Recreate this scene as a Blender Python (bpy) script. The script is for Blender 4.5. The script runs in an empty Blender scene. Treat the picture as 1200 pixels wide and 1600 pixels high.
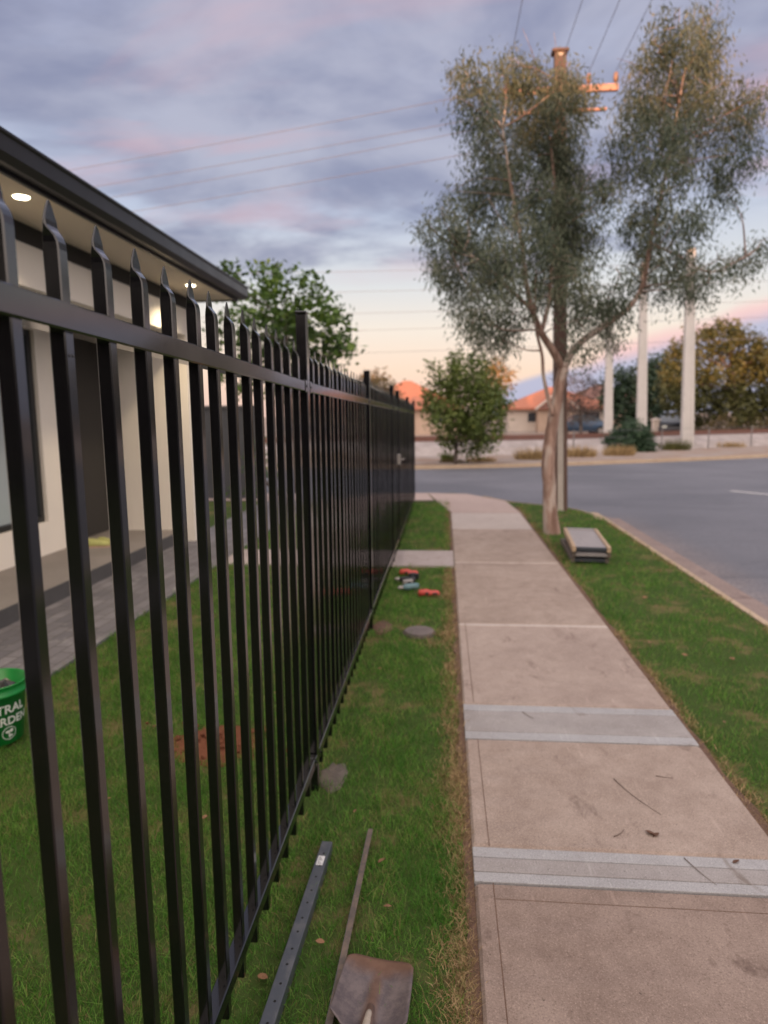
import bpy, bmesh, math, random
import numpy as np
from mathutils import Vector, Matrix
R = math.radians
random.seed(11)
RNG = np.random.default_rng(11)
S = bpy.context.scene
COL = S.collection

# ------------------------------------------------------------------ camera
cd = bpy.data.cameras.new('camera'); cam = bpy.data.objects.new('camera', cd); COL.objects.link(cam)
cam.matrix_world = Matrix(((0.99605356, -0.00199491, 0.08873176, 0.0),
                           (0.08812563, 0.14100101, -0.9860794, 0.0),
                           (-0.01054413, 0.99000744, 0.14062036, 1.6),
                           (0, 0, 0, 1)))
cd.sensor_fit = 'VERTICAL'; cd.sensor_height = 36.0; cd.sensor_width = 27.0
cd.lens = 1063.0 / 1600.0 * 36.0
cd.clip_start = 0.05; cd.clip_end = 5000
cd.dof.use_dof = True; cd.dof.focus_distance = 1.5; cd.dof.aperture_fstop = 2.85
S.camera = cam
S.render.engine = 'CYCLES'
S.render.resolution_x = 768; S.render.resolution_y = 1024
S.view_settings.view_transform = 'Standard'; S.view_settings.look = 'None'
S.view_settings.exposure = 0.42; S.view_settings.gamma = 1.0

# ------------------------------------------------------------------ node helpers
class NT:
    def __init__(s, tree): s.t = tree; s.n = tree.nodes; s.l = tree.links
    def new(s, kind, **kw):
        nd = s.n.new(kind)
        for k, v in kw.items(): setattr(nd, k, v)
        return nd
    def put(s, sock, v):
        if hasattr(v, 'is_output') or isinstance(v, bpy.types.NodeSocket): s.l.new(v, sock)
        else:
            if sock.type == 'RGBA' and len(v) == 3: v = (*v, 1)
            sock.default_value = v
    def math(s, op, a, b=0.0, c=0.0, clamp=False):
        nd = s.new('ShaderNodeMath', operation=op, use_clamp=clamp)
        s.put(nd.inputs[0], a); s.put(nd.inputs[1], b); s.put(nd.inputs[2], c); return nd.outputs[0]
    def mix(s, f, a, b, mode='MIX'):
        nd = s.new('ShaderNodeMix', data_type='RGBA', blend_type=mode)
        s.put(nd.inputs[0], f); s.put(nd.inputs[6], a); s.put(nd.inputs[7], b); return nd.outputs[2]
    def smooth(s, v, a, b, x=0.0, y=1.0):
        nd = s.new('ShaderNodeMapRange', interpolation_type='SMOOTHSTEP')
        s.put(nd.inputs[0], v)
        for i, q in enumerate((a, b, x, y)): s.put(nd.inputs[i + 1], q)
        return nd.outputs[0]
    def ramp(s, v, stops):
        nd = s.new('ShaderNodeValToRGB'); e = nd.color_ramp.elements
        while len(e) < len(stops): e.new(0.5)
        for el, (p, c) in zip(e, stops): el.position = p; el.color = (*c, 1)
        s.put(nd.inputs[0], v); return nd.outputs[0]
    def noise(s, vec, scale, detail=4, rough=0.55, dist=0.0):
        nd = s.new('ShaderNodeTexNoise')
        if vec is not None: s.put(nd.inputs['Vector'], vec)
        nd.inputs['Scale'].default_value = scale; nd.inputs['Detail'].default_value = detail
        nd.inputs['Roughness'].default_value = rough; nd.inputs['Distortion'].default_value = dist
        return nd.outputs['Fac']
    def comb(s, x, y, z):
        nd = s.new('ShaderNodeCombineXYZ')
        for i, q in enumerate((x, y, z)): s.put(nd.inputs[i], q)
        return nd.outputs[0]
    def sep(s, v):
        nd = s.new('ShaderNodeSeparateXYZ'); s.put(nd.inputs[0], v); return nd.outputs
    def mapping(s, v, sc, rot=(0, 0, 0)):
        nd = s.new('ShaderNodeMapping'); s.put(nd.inputs[0], v); nd.inputs['Scale'].default_value = sc
        nd.inputs['Rotation'].default_value = rot; return nd.outputs[0]
    def pos(s): return s.new('ShaderNodeNewGeometry').outputs['Position']
    def obj(s): return s.new('ShaderNodeTexCoord').outputs['Object']

# ------------------------------------------------------------------ sky and sun (just above the western horizon, behind the viewer)
SUN_EL = 3.0; SUN_AZ = 186.0
W = bpy.data.worlds.new('World'); S.world = W; W.use_nodes = True
N = NT(W.node_tree); N.n.clear()
d = N.new('ShaderNodeTexCoord').outputs['Generated']
x, y, z = N.sep(d)
zc = N.math('MAXIMUM', z, 0.0)
grad = N.ramp(zc, [(0.0, (.74, .50, .43)), (.06, (.84, .63, .50)), (.12, (.78, .69, .61)), (.18, (.62, .63, .65)),
                   (.27, (.43, .48, .61)), (.5, (.35, .37, .52)), (.8, (.58, .56, .64)), (1.0, (.72, .68, .72))])
den = N.math('ADD', zc, 0.16)
pv = N.comb(N.math('DIVIDE', x, den), N.math('DIVIDE', y, den), 0.0)
pm = N.mapping(pv, (0.85, 1.0, 1.0), (0, 0, R(12)))
c1 = N.noise(pm, 1.5, 6, 0.54, 0.3)
thr = N.smooth(zc, .12, .42, .09, -.13)
cover = N.smooth(N.math('SUBTRACT', c1, thr), .44, .60)
cover = N.math('MULTIPLY', cover, N.smooth(zc, .085, .22))
c2 = N.noise(pm, 2.1, 6, 0.54, 0.3)
ccol = N.mix(N.smooth(c2, .36, .64), (.19, .205, .32), (.385, .39, .49))
sky = N.mix(N.math('MULTIPLY', cover, .85), grad, ccol)
c3 = N.noise(N.mapping(pv, (0.8, 1.7, 1), (0, 0, R(-8))), 1.25, 5, 0.52, 0.4)
pink = N.math('MULTIPLY', N.smooth(c3, .50, .64), N.smooth(zc, .14, .26))
sky = N.mix(N.math('MULTIPLY', pink, .44), sky, (.60, .37, .41))
# low far cloud bank in the south-east
t = N.math('DIVIDE', x, N.math('MAXIMUM', y, 0.05))
bn = N.noise(N.comb(N.math('MULTIPLY', t, 9.0), 0.0, 3.0), 1.0, 3, 0.5)
top = N.math('ADD', N.math('MULTIPLY', N.math('MINIMUM', N.math('SUBTRACT', t, .02), .45), .24), N.math('MULTIPLY_ADD', bn, .03, .012))
bank = N.math('MULTIPLY', N.smooth(N.math('SUBTRACT', top, z), -.004, .008), N.smooth(t, .03, .08))
edge = N.math('MULTIPLY', N.math('MULTIPLY', N.smooth(N.math('SUBTRACT', top, z), -.018, .0), N.smooth(N.math('SUBTRACT', top, z), .022, .002)), N.smooth(t, .16, .26))
sky = N.mix(bank, sky, (.42, .43, .57))
sky = N.mix(N.math('MULTIPLY', edge, .8), sky, (.78, .50, .50))
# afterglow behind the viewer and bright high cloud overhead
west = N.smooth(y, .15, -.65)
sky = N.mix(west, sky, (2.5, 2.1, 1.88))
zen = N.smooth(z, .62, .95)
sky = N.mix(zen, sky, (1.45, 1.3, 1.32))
nish = N.new('ShaderNodeTexSky', sky_type='NISHITA', sun_disc=False, sun_elevation=R(SUN_EL), sun_rotation=R(SUN_AZ), dust_density=1.5)
ns = N.mix(1.0, nish.outputs[0], (.1, .1, .1), 'MULTIPLY')
sky = N.mix(.12, sky, ns)
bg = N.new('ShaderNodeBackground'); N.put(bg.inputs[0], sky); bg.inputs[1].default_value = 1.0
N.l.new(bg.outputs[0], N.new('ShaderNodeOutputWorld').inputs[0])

sl = bpy.data.lights.new('sun', 'SUN'); sl.energy = 4.9; sl.angle = R(0.5); sl.color = (1.0, .45, .18)
sun = bpy.data.objects.new('sun', sl); COL.objects.link(sun)
sun.rotation_euler = (R(90 - SUN_EL), 0, R(180 - SUN_AZ))

# ------------------------------------------------------------------ mesh helpers
def link_mesh(name, me, mats, parent=None, smooth=False):
    o = bpy.data.objects.new(name, me); COL.objects.link(o)
    for m in (mats if isinstance(mats, (list, tuple)) else [mats]): me.materials.append(m)
    if smooth: me.polygons.foreach_set('use_smooth', [True] * len(me.polygons))
    if parent: o.parent = parent
    return o
class MB:
    def __init__(s): s.v = []; s.f = []; s.m = []
    def add(s, vs, fs, mi=0, M=None):
        b = len(s.v)
        for q in vs: s.v.append(tuple(M @ Vector(q)) if M is not None else tuple(q))
        for f in fs: s.f.append([b + i for i in f]); s.m.append(mi)
        return s
    def box(s, x0, x1, y0, y1, z0, z1, mi=0, M=None):
        v = [(x0,y0,z0),(x1,y0,z0),(x1,y1,z0),(x0,y1,z0),(x0,y0,z1),(x1,y0,z1),(x1,y1,z1),(x0,y1,z1)]
        return s.add(v, [(3,2,1,0),(4,5,6,7),(0,1,5,4),(1,2,6,5),(2,3,7,6),(3,0,4,7)], mi, M)
    def rings(s, rings, mi=0, cap=True, M=None, closed=True):
        n = len(rings[0]); v = [p for r in rings for p in r]; f = []
        for k in range(len(rings) - 1):
            for i in range(n if closed else n - 1):
                j = (i + 1) % n
                f.append((k*n+i, k*n+j, (k+1)*n+j, (k+1)*n+i))
        if cap and closed: f.append(tuple(range(n))[::-1]); f.append(tuple((len(rings)-1)*n + i for i in range(n)))
        return s.add(v, f, mi, M)
    def tube(s, pts, radii, n=8, mi=0, M=None):
        pts = [Vector(p) for p in pts]; rs = []; up = Vector((.13, .97, .21))
        if not isinstance(radii, (list, tuple)): radii = [radii] * len(pts)
        for i, p in enumerate(pts):
            t = (pts[min(i+1, len(pts)-1)] - pts[max(i-1, 0)]).normalized()
            a = t.cross(up); a = a.normalized() if a.length > .05 else t.orthogonal().normalized(); b = t.cross(a)
            rs.append([p + (a*math.cos(2*math.pi*k/n) + b*math.sin(2*math.pi*k/n)) * radii[i] for k in range(n)])
        return s.rings(rs, mi, True, M)
    def lathe(s, prof, n=24, mi=0, M=None, cap=True):
        return s.rings([[(r*math.cos(2*math.pi*k/n), r*math.sin(2*math.pi*k/n), h) for k in range(n)] for r, h in prof], mi, cap, M)
    def rbox(s, x0, x1, y0, y1, z0, z1, c, mi=0, M=None):
        """box with chamfered edges"""
        cx, cy, cz = (x0+x1)/2, (y0+y1)/2, 0
        def ring(z, g):
            a, b = (x1-x0)/2 - g, (y1-y0)/2 - g
            return [(cx+a, cy-b+c, z), (cx+a, cy+b-c, z), (cx+a-c, cy+b, z), (cx-a+c, cy+b, z), (cx-a, cy+b-c, z), (cx-a, cy-b+c, z), (cx-a+c, cy-b, z), (cx+a-c, cy-b, z)]
        return s.rings([ring(z0, c), ring(z0+c, 0), ring(z1-c, 0), ring(z1, c)], mi, True, M)
    def build(s, name, mats, parent=None, smooth=False):
        me = bpy.data.meshes.new(name); me.from_pydata(s.v, [], s.f); me.polygons.foreach_set('material_index', s.m)
        bm = bmesh.new(); bm.from_mesh(me); bmesh.ops.recalc_face_normals(bm, faces=bm.faces); bm.to_mesh(me); bm.free()
        return link_mesh(name, me, mats, parent, smooth)
def tag(o, label=None, cat=None, group=None, kind=None):
    if label: o['label'] = label
    if cat: o['category'] = cat
    if group: o['group'] = group
    if kind: o['kind'] = kind
    return o
def empty(name, loc=(0, 0, 0), rz=0.0, label=None, cat=None, group=None):
    o = bpy.data.objects.new(name, None); COL.objects.link(o); o.location = loc; o.rotation_euler = (0, 0, rz); o.empty_display_size = .1
    return tag(o, label, cat, group)
def copy_tree(o, parent=None):
    c = o.copy(); COL.objects.link(c)
    if parent: c.parent = parent
    for ch in list(o.children): copy_tree(ch, c)
    return c
def smooth_line(pts, n=5):
    """Catmull-Rom through (x,y,z,r)"""
    P = [np.array(p, float) for p in pts]; P = [2*P[0]-P[1]] + P + [2*P[-1]-P[-2]]; out = []
    for i in range(1, len(P) - 2):
        for k in range(n):
            u = k / n; a, b, c, e = P[i-1], P[i], P[i+1], P[i+2]
            out.append(.5*((2*b)+(c-a)*u+(2*a-5*b+4*c-e)*u*u+(3*b-a-3*c+e)*u**3))
    out.append(P[-2]); return out
def quads_mesh(name, V, nper, mats, parent=None, attr=None, tris=None):
    """V: (n, nper, 3) vertices, one n-gon or given tri list per item"""
    n = V.shape[0]; me = bpy.data.meshes.new(name)
    me.vertices.add(n * nper); me.vertices.foreach_set('co', V.reshape(-1).astype(np.float32))
    if tris is None: faces = np.arange(n*nper).reshape(n, nper); k = nper
    else:
        tr = np.array(tris); faces = (np.arange(n)[:, None, None]*nper + tr[None]).reshape(-1, tr.shape[1]); k = tr.shape[1]
    m = faces.shape[0]
    me.loops.add(m*k); me.loops.foreach_set('vertex_index', faces.reshape(-1).astype(np.int32))
    me.polygons.add(m); me.polygons.foreach_set('loop_start', (np.arange(m)*k).astype(np.int32))
    if attr is not None:
        a = me.attributes.new('tone', 'FLOAT', 'POINT'); a.data.foreach_set('value', np.repeat(attr, nper).astype(np.float32))
    me.update(); me.validate()
    return link_mesh(name, me, mats, parent)

# ------------------------------------------------------------------ materials
def mat(name, build):
    m = bpy.data.materials.new(name); m.use_nodes = True; t = NT(m.node_tree); t.n.clear()
    out = t.new('ShaderNodeOutputMaterial'); sh = build(t); t.l.new(sh, out.inputs[0]); return m
def principled(t, col, rough=.6, metal=0.0, spec=.5, bump=None, bs=.2, bd=.01, **kw):
    p = t.new('ShaderNodeBsdfPrincipled'); t.put(p.inputs['Base Color'], col); t.put(p.inputs['Roughness'], rough)
    p.inputs['Metallic'].default_value = metal; p.inputs['Specular IOR Level'].default_value = spec
    for k, v in kw.items(): t.put(p.inputs[k], v)
    if bump is not None:
        b = t.new('ShaderNodeBump'); b.inputs['Strength'].default_value = bs; b.inputs['Distance'].default_value = bd
        t.put(b.inputs['Height'], bump); t.l.new(b.outputs[0], p.inputs['Normal'])
    return p.outputs[0]
def simple(name, c, rough=.6, var=.15, scale=8.0, metal=0.0, spec=.5, bs=.1, bd=.004):
    def b(t):
        n = t.noise(t.obj(), scale, 5, .6); n2 = t.noise(t.obj(), scale*9, 3, .6)
        f = t.math('ADD', t.math('MULTIPLY', n, .6), t.math('MULTIPLY', n2, .4))
        col = t.mix(t.smooth(f, .3, .7), tuple(q*(1-var) for q in c), tuple(min(1, q*(1+var)) for q in c))
        return principled(t, col, t.math('MULTIPLY_ADD', n, .2, rough-.1), metal, spec, n2, bs, bd)
    return mat(name, b)
M = {}
def black_steel(t):
    p = t.pos(); n = t.noise(p, 30, 3); w = t.noise(t.mapping(p, (60, 60, 4)), 3, 4, .7)
    dust = t.smooth(w, .60, .80)
    col = t.mix(t.math('MULTIPLY', dust, .16), (.0035, .0035, .0045), (.016, .015, .014))
    return principled(t, col, t.math('MULTIPLY_ADD', n, .10, .14), 0, .38, n, .03, .002, **{'Coat Weight': .7, 'Coat Roughness': .1})
M['black'] = mat('black_powder_coat', black_steel)
def bar_steel(t):
    p = t.pos(); n = t.noise(p, 14, 5, .65); col = t.mix(t.smooth(n, .45, .7), (.07, .08, .095), (.11, .115, .125))
    return principled(t, col, .38, .2, .5, n, .08, .002)
M['bar'] = mat('bar_steel', bar_steel)
def rusty_bar(t):
    n = t.noise(t.pos(), 25, 6, .7); col = t.mix(t.smooth(n, .4, .65), (.10, .085, .075), (.17, .13, .10))
    return principled(t, col, .65, .2, .4, n, .3, .002)
M['rusty'] = mat('weathered_steel', rusty_bar)
M['hole'] = simple('hole_dark', (.004, .004, .004), .9, .05)
M['screw'] = simple('screw_zinc', (.12, .12, .12), .35, .1, metal=.8)
M['sticker'] = simple('sticker_paper', (.55, .56, .56), .6, .1, 60)
def wall_m(c):
    def b(t):
        p = t.pos(); n = t.noise(p, 2.0, 4); f = t.noise(p, 140, 3, .7)
        return principled(t, t.mix(n, tuple(q*.93 for q in c), c), .85, 0, .25, f, .25, .003)
    return b
M['wall'] = mat('rendered_wall', wall_m((.84, .79, .72)))
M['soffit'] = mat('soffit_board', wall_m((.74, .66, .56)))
M['darkwall'] = mat('dark_surface', wall_m((.045, .042, .04)))
M['gutter'] = simple('gutter_black', (.012, .012, .014), .38, .1, 4, spec=.45)
M['roof'] = simple('roof_dark', (.05, .05, .055), .6, .2, 5)
M['alu'] = simple('window_frame_black', (.016, .017, .018), .4, .1)
def glass_m(t):
    n = t.noise(t.pos(), 1.2, 2)
    return principled(t, t.mix(n, (.36, .43, .46), (.44, .50, .52)), .12, 0, .5)
M['blind'] = mat('window_glass_with_blind', glass_m)
M['porch'] = simple('porch_concrete', (.23, .205, .19), .75, .12, 3)
M['porchedge'] = simple('porch_edge', (.075, .073, .075), .8, .15, 4)
def pavers(t):
    p = t.pos(); br = t.new('ShaderNodeTexBrick'); t.put(br.inputs['Vector'], t.mapping(p, (1, 1, 1), (0, 0, R(90))))
    br.inputs['Scale'].default_value = 1.0; br.inputs['Brick Width'].default_value = .22; br.inputs['Row Height'].default_value = .11
    br.inputs['Mortar Size'].default_value = .006; br.inputs['Color1'].default_value = (.13, .125, .14, 1); br.inputs['Color2'].default_value = (.21, .20, .215, 1)
    br.inputs['Mortar'].default_value = (.10, .095, .09, 1)
    n = t.noise(p, 7, 6, .65); s = t.noise(p, 3, 4, .6)
    col = t.mix(t.smooth(n, .55, .75), br.outputs[0], (.30, .29, .29)); col = t.mix(t.smooth(s, .35, .6, 0, .35), col, (.09, .085, .09))
    h = t.math('MULTIPLY_ADD', n, .4, t.math('SUBTRACT', 1.0, br.outputs['Fac']))
    return principled(t, col, .8, 0, .35, h, .5, .006)
M['pavers'] = mat('charcoal_pavers', pavers)
def concrete(c0, c1, spot, fine=190.0):
    def b(t):
        p = t.pos(); a = t.noise(p, 1.7, 5, .6, .4); n = t.noise(p, 9, 6, .7); f = t.noise(p, fine, 3, .75); g = t.noise(p, fine*.35, 4, .7)
        col = t.mix(t.smooth(t.math('MULTIPLY_ADD', n, .5, t.math('MULTIPLY', a, .5)), .28, .72), c0, c1)
        col = t.mix(t.smooth(f, .54, .68, 0, .55), col, tuple(min(1, q*1.5) for q in c1))
        col = t.mix(t.smooth(f, .46, .33, 0, .6), col, tuple(q*.5 for q in c0))
        col = t.mix(t.smooth(g, .60, .74, 0, .5), col, tuple(q*1.3 for q in c1))
        pit = t.noise(p, 75, 2, .5); col = t.mix(t.smooth(pit, .70, .76, 0, .7), col, tuple(q*.4 for q in c0))
        sp = t.noise(t.mapping(p, (1, .55, 1)), 5.5, 5, .72, .6)
        col = t.mix(t.smooth(sp, .57, .70, 0, .7), col, spot)
        sc = t.noise(t.mapping(p, (9, 1.1, 1), (0, 0, R(28))), 2.2, 5, .7)
        col = t.mix(t.smooth(sc, .60, .72, 0, .45), col, tuple(q*1.35 for q in c1))
        return principled(t, col, .86, 0, .3, t.math('ADD', t.math('MULTIPLY', f, .7), g), .32, .0022)
    return b
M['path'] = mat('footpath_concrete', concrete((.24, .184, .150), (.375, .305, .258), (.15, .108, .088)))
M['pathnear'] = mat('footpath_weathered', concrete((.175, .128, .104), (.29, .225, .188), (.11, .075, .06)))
M['stripmid'] = mat('concrete_strip_worn', concrete((.24, .22, .21), (.335, .315, .305), (.15, .12, .10)))
M['pathmid'] = mat('footpath_lighter', concrete((.265, .208, .178), (.385, .315, .27), (.18, .13, .11)))
M['gatepave'] = mat('pale_pavers', concrete((.30, .255, .24), (.40, .35, .335), (.24, .19, .17)))
M['strip'] = mat('new_concrete_strip', concrete((.28, .275, .275), (.37, .37, .375), (.20, .17, .15)))
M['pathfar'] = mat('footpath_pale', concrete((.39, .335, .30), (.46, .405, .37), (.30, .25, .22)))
M['gutterconc'] = mat('gutter_concrete', concrete((.20, .155, .14), (.29, .225, .20), (.14, .10, .09), 90.0))
M['ramp'] = mat('kerb_ramp_concrete', concrete((.36, .28, .25), (.43, .34, .30), (.28, .2, .18)))
M['kerb'] = mat('kerb_concrete', concrete((.36, .27, .19), (.46, .36, .26), (.28, .2, .15)))
M['footing'] = mat('footing_concrete', concrete((.085, .07, .058), (.15, .128, .108), (.06, .047, .04), 120.0))
def asphalt(t):
    p = t.pos(); a = t.noise(p, .35, 4, .5); f = t.noise(p, 70, 3, .7)
    x, y, z = t.sep(p)
    col = t.mix(t.smooth(a, .35, .65), (.100, .106, .126), (.135, .14, .163))
    # gravelly worn edge along the side street kerb
    e = t.math('MULTIPLY', t.smooth(t.math('MULTIPLY_ADD', t.noise(p, 2.2, 4), .55, x), 3.75, 2.75), t.smooth(y, 12.5, 9.5))
    e = t.math('MULTIPLY', e, t.smooth(x, 2.2, 2.5))
    col = t.mix(t.math('MULTIPLY', e, .8), col, t.mix(t.smooth(t.noise(p, 26, 4, .7), .4, .62), (.15, .125, .12), (.30, .25, .235)))
    col = t.mix(t.smooth(f, .54, .70, 0, .75), col, (.27, .265, .28)); col = t.mix(t.smooth(t.noise(t.mapping(p, (.12, 1.1, 1), (0, 0, R(-22))), 1.3, 5, .65), .52, .66, 0, .35), col, (.075, .08, .095)); w_ = t.noise(p, 1.1, 6, .75, 1.2); col = t.mix(t.smooth(t.math('ABSOLUTE', t.math('SUBTRACT', w_, .5)), .006, .001, 0, .55), col, (.05, .052, .06))
    return principled(t, col, .82, 0, .4, f, .4, .006)
M['road'] = mat('asphalt', asphalt)
M['paint'] = simple('road_paint', (.62, .60, .57), .7, .12, 12)
def turf_col(t, p, tone=None):
    """shared by soil and blades: green with straw patches"""
    a = t.noise(p, 2.6, 4, .62, .5); b = t.noise(p, 9, 3, .6)
    dry = t.smooth(t.math('MULTIPLY_ADD', b, .35, t.math('MULTIPLY', a, .75)), .555, .69)
    return a, b, dry
def soil(t):
    p = t.pos(); a, b, dry = turf_col(t, p); f = t.noise(p, 120, 4, .7)
    col = t.mix(f, (.03, .055, .012), (.07, .105, .03)); col = t.mix(t.math('MULTIPLY', dry, .8), col, (.16, .125, .06))
    return principled(t, col, .95, 0, .1, f, .6, .01)
M['soil'] = mat('lawn_soil', soil)
def blade(t):
    p = t.pos(); a, b, dry = turf_col(t, p); at = t.new('ShaderNodeAttribute', attribute_name='tone'); r = at.outputs['Fac']
    col = t.ramp(r, [(0, (.040, .145, .014)), (.4, (.112, .295, .036)), (.78, (.24, .42, .085)), (.88, (.26, .29, .09)), (.97, (.36, .27, .13)), (1.0, (.42, .31, .17))])
    col = t.mix(t.math('MULTIPLY', dry, t.smooth(r, .25, .75)), col, (.24, .22, .085))
    col = t.mix(t.smooth(a, .52, .36, 0, .5), col, (.042, .17, .018))
    p1 = principled(t, col, .6, 0, .25); tr = t.new('ShaderNodeBsdfTranslucent'); t.put(tr.inputs[0], col)
    m = t.new('ShaderNodeMixShader'); m.inputs[0].default_value = .45; t.l.new(p1, m.inputs[1]); t.l.new(tr.outputs[0], m.inputs[2]); return m.outputs[0]
M['grass'] = mat('grass_blades', blade)
def straw(t):
    at = t.new('ShaderNodeAttribute', attribute_name='tone'); col = t.ramp(at.outputs['Fac'], [(0, (.13, .085, .04)), (.5, (.30, .21, .10)), (1, (.45, .33, .18))])
    return principled(t, col, .8, 0, .2)
M['straw'] = mat('dry_grass', straw)
def leafmat(c0, c1, c2, spec=.35, trans=.25):
    def b(t):
        at = t.new('ShaderNodeAttribute', attribute_name='tone'); n = t.noise(t.pos(), 1.6, 3)
        col = t.ramp(at.outputs['Fac'], [(0, c0), (.55, c1), (1, c2)])
        col = t.mix(t.smooth(n, .35, .65, .0, .4), col, c0)
        p1 = principled(t, col, .5, 0, spec); tr = t.new('ShaderNodeBsdfTranslucent'); t.put(tr.inputs[0], col)
        m = t.new('ShaderNodeMixShader'); m.inputs[0].default_value = trans; t.l.new(p1, m.inputs[1]); t.l.new(tr.outputs[0], m.inputs[2]); return m.outputs[0]
    return b
M['euc'] = mat('eucalypt_leaves', leafmat((.050, .072, .046), (.135, .160, .104), (.25, .25, .165), trans=.35))
M['lemon'] = mat('garden_tree_leaves', leafmat((.03, .065, .012), (.08, .155, .022), (.19, .28, .05)))
M['smalltree'] = mat('street_tree_leaves', leafmat((.055, .085, .018), (.12, .16, .034), (.21, .24, .06)))
M['gold'] = mat('sunlit_gold_leaves', leafmat((.20, .13, .045), (.30, .19, .06), (.38, .25, .09)))  # warm low sunlight put into the leaf colour
M['brownleaf'] = mat('brown_olive_leaves', leafmat((.085, .065, .032), (.15, .115, .05), (.22, .17, .08)))
M['purple'] = mat('purple_brown_leaves', leafmat((.06, .045, .04), (.10, .075, .065), (.14, .105, .085)))
M['dkgreen'] = mat('dark_green_leaves', leafmat((.022, .042, .024), (.042, .075, .04), (.07, .11, .055)))
M['olive'] = mat('olive_leaves', leafmat((.05, .055, .018), (.105, .108, .034), (.17, .16, .055)))
M['shrub'] = mat('shrub_leaves', leafmat((.022, .05, .026), (.04, .08, .04), (.07, .12, .06)))
def bark(c0, c1, c2):
    def b(t):
        p = t.pos(); x, y, z = t.sep(p); n = t.noise(t.mapping(p, (14, 14, 2.2)), 1, 5, .65, .8); f = t.noise(p, 45, 4, .7)
        m = t.noise(t.mapping(p, (5, 5, 1.6)), 1.0, 3, .5, .4)
        col = t.mix(t.smooth(n, .38, .62), c0, c1); col = t.mix(t.smooth(m, .50, .62, 0, .85), col, c2)
        return principled(t, col, .85, 0, .25, t.math('MULTIPLY_ADD', n, .8, f), .6, .012)
    return b
M['bark'] = mat('eucalypt_bark', bark((.18, .11, .085), (.34, .235, .19), (.46, .39, .34)))
M['barkdark'] = mat('dark_bark', bark((.05, .04, .035), (.10, .08, .07), (.14, .115, .1)))
M['polesteel'] = simple('pole_brown_steel', (.10, .058, .045), .7, .2, 3)
M['poleconc'] = simple('pole_concrete', (.44, .40, .36), .85, .12, 2)
M['farpole'] = simple('far_pole_concrete', (.46, .44, .42), .85, .08, 1.5)
M['armpaint'] = simple('pole_arm', (.42, .24, .18), .7, .12, 5)
M['insul'] = simple('insulator_brown', (.24, .14, .10), .3, .1)
M['wire'] = simple('wire_dark', (.16, .16, .19), .6, .05)
M['green'] = simple('bucket_green', (.006, .21, .035), .38, .1, 5)
M['white'] = simple('print_white', (.62, .66, .60), .6, .08, 30)
M['bag'] = simple('black_bag', (.018, .019, .021), .35, .3, 20)
def rust(t):
    p = t.obj(); n = t.noise(p, 22, 6, .7); g = t.noise(p, 8, 4, .6); x, y, z = t.sep(p); f = t.noise(p, 160, 3, .7)
    tip = t.smooth(t.math('MULTIPLY_ADD', g, .10, y), .205, .262)
    mid = t.smooth(t.math('MULTIPLY_ADD', g, .03, t.math('ABSOLUTE', x)), .042, .018)
    k = t.math('MAXIMUM', t.math('MULTIPLY', tip, .85), t.math('MULTIPLY', mid, .7))
    col = t.mix(t.smooth(n, .35, .65), (.095, .078, .082), (.165, .135, .13)); col = t.mix(k, col, t.mix(n, (.10, .05, .028), (.20, .105, .06)))
    col = t.mix(t.smooth(f, .60, .75, 0, .5), col, (.24, .17, .13))
    return principled(t, col, .62, .25, .45, n, .3, .002)
M['rust'] = mat('rusty_shovel_steel', rust)
M['wood'] = simple('shovel_handle_wood', (.36, .31, .25), .75, .15, 20)
def dirt(t):
    p = t.pos(); n = t.noise(p, 26, 6, .7); f = t.noise(p, 90, 3)
    return principled(t, t.mix(n, (.11, .042, .024), (.26, .105, .06)), .95, 0, .1, t.math('ADD', n, f), .8, .02)
M['dirt'] = mat('red_soil', dirt)
M['edgedirt'] = simple('edge_soil', (.13, .075, .05), .95, .35, 30, bs=.6, bd=.01)
M['redplastic'] = simple('red_plastic', (.50, .065, .05), .45, .1, 12)
M['blackplastic'] = simple('black_plastic', (.014, .014, .016), .5, .15, 14)
M['teal'] = simple('teal_plastic', (.10, .19, .21), .42, .1, 14)
M['greymetal'] = simple('grey_metal', (.34, .32, .30), .4, .15, 20, metal=.5)
M['lid'] = simple('lid_concrete', (.13, .11, .105), .85, .25, 14)
M['tan'] = simple('tan_rail', (.40, .29, .19), .65, .12, 8)
M['slat'] = simple('grey_slat', (.30, .28, .285), .5, .1, 8)
M['slatdark'] = simple('dark_slat', (.035, .04, .05), .45, .15, 8)
M['deadleaf'] = simple('dead_leaf', (.24, .125, .065), .8, .3, 20)
M['leafbrown'] = simple('brown_leaf', (.13, .065, .04), .8, .3, 20)
M['twig'] = simple('twig_brown', (.13, .09, .07), .85, .2, 20)
M['shoe'] = simple('shoe_lime', (.42, .43, .15), .6, .15, 20)
M['shoesole'] = simple('shoe_sole', (.50, .34, .26), .6, .1, 20)
M['colorbond'] = simple('dark_sheet_fence', (.055, .057, .063), .5, .1, 3)
def tiles(c0, c1):
    def b(t):
        p = t.pos(); w = t.new('ShaderNodeTexWave', wave_type='BANDS', bands_direction='Z'); t.put(w.inputs['Vector'], p); w.inputs['Scale'].default_value = 2.2
        n = t.noise(p, 2.5, 4); col = t.mix(n, c0, c1); return principled(t, t.mix(t.math('MULTIPLY', w.outputs['Fac'], .25), col, tuple(q*.6 for q in c0)), .8, 0, .3, w.outputs['Fac'], .4, .03)
    return b
M['tiles'] = mat('terracotta_tiles', tiles((.34, .13, .08), (.46, .19, .12)))
M['tilesdull'] = mat('brown_tiles', tiles((.17, .09, .075), (.24, .13, .105)))
M['brick'] = simple('far_brick', (.42, .31, .24), .85, .1, 1.5)
M['brickpale'] = simple('far_brick_pale', (.50, .44, .39), .85, .1, 1.5)
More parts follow.
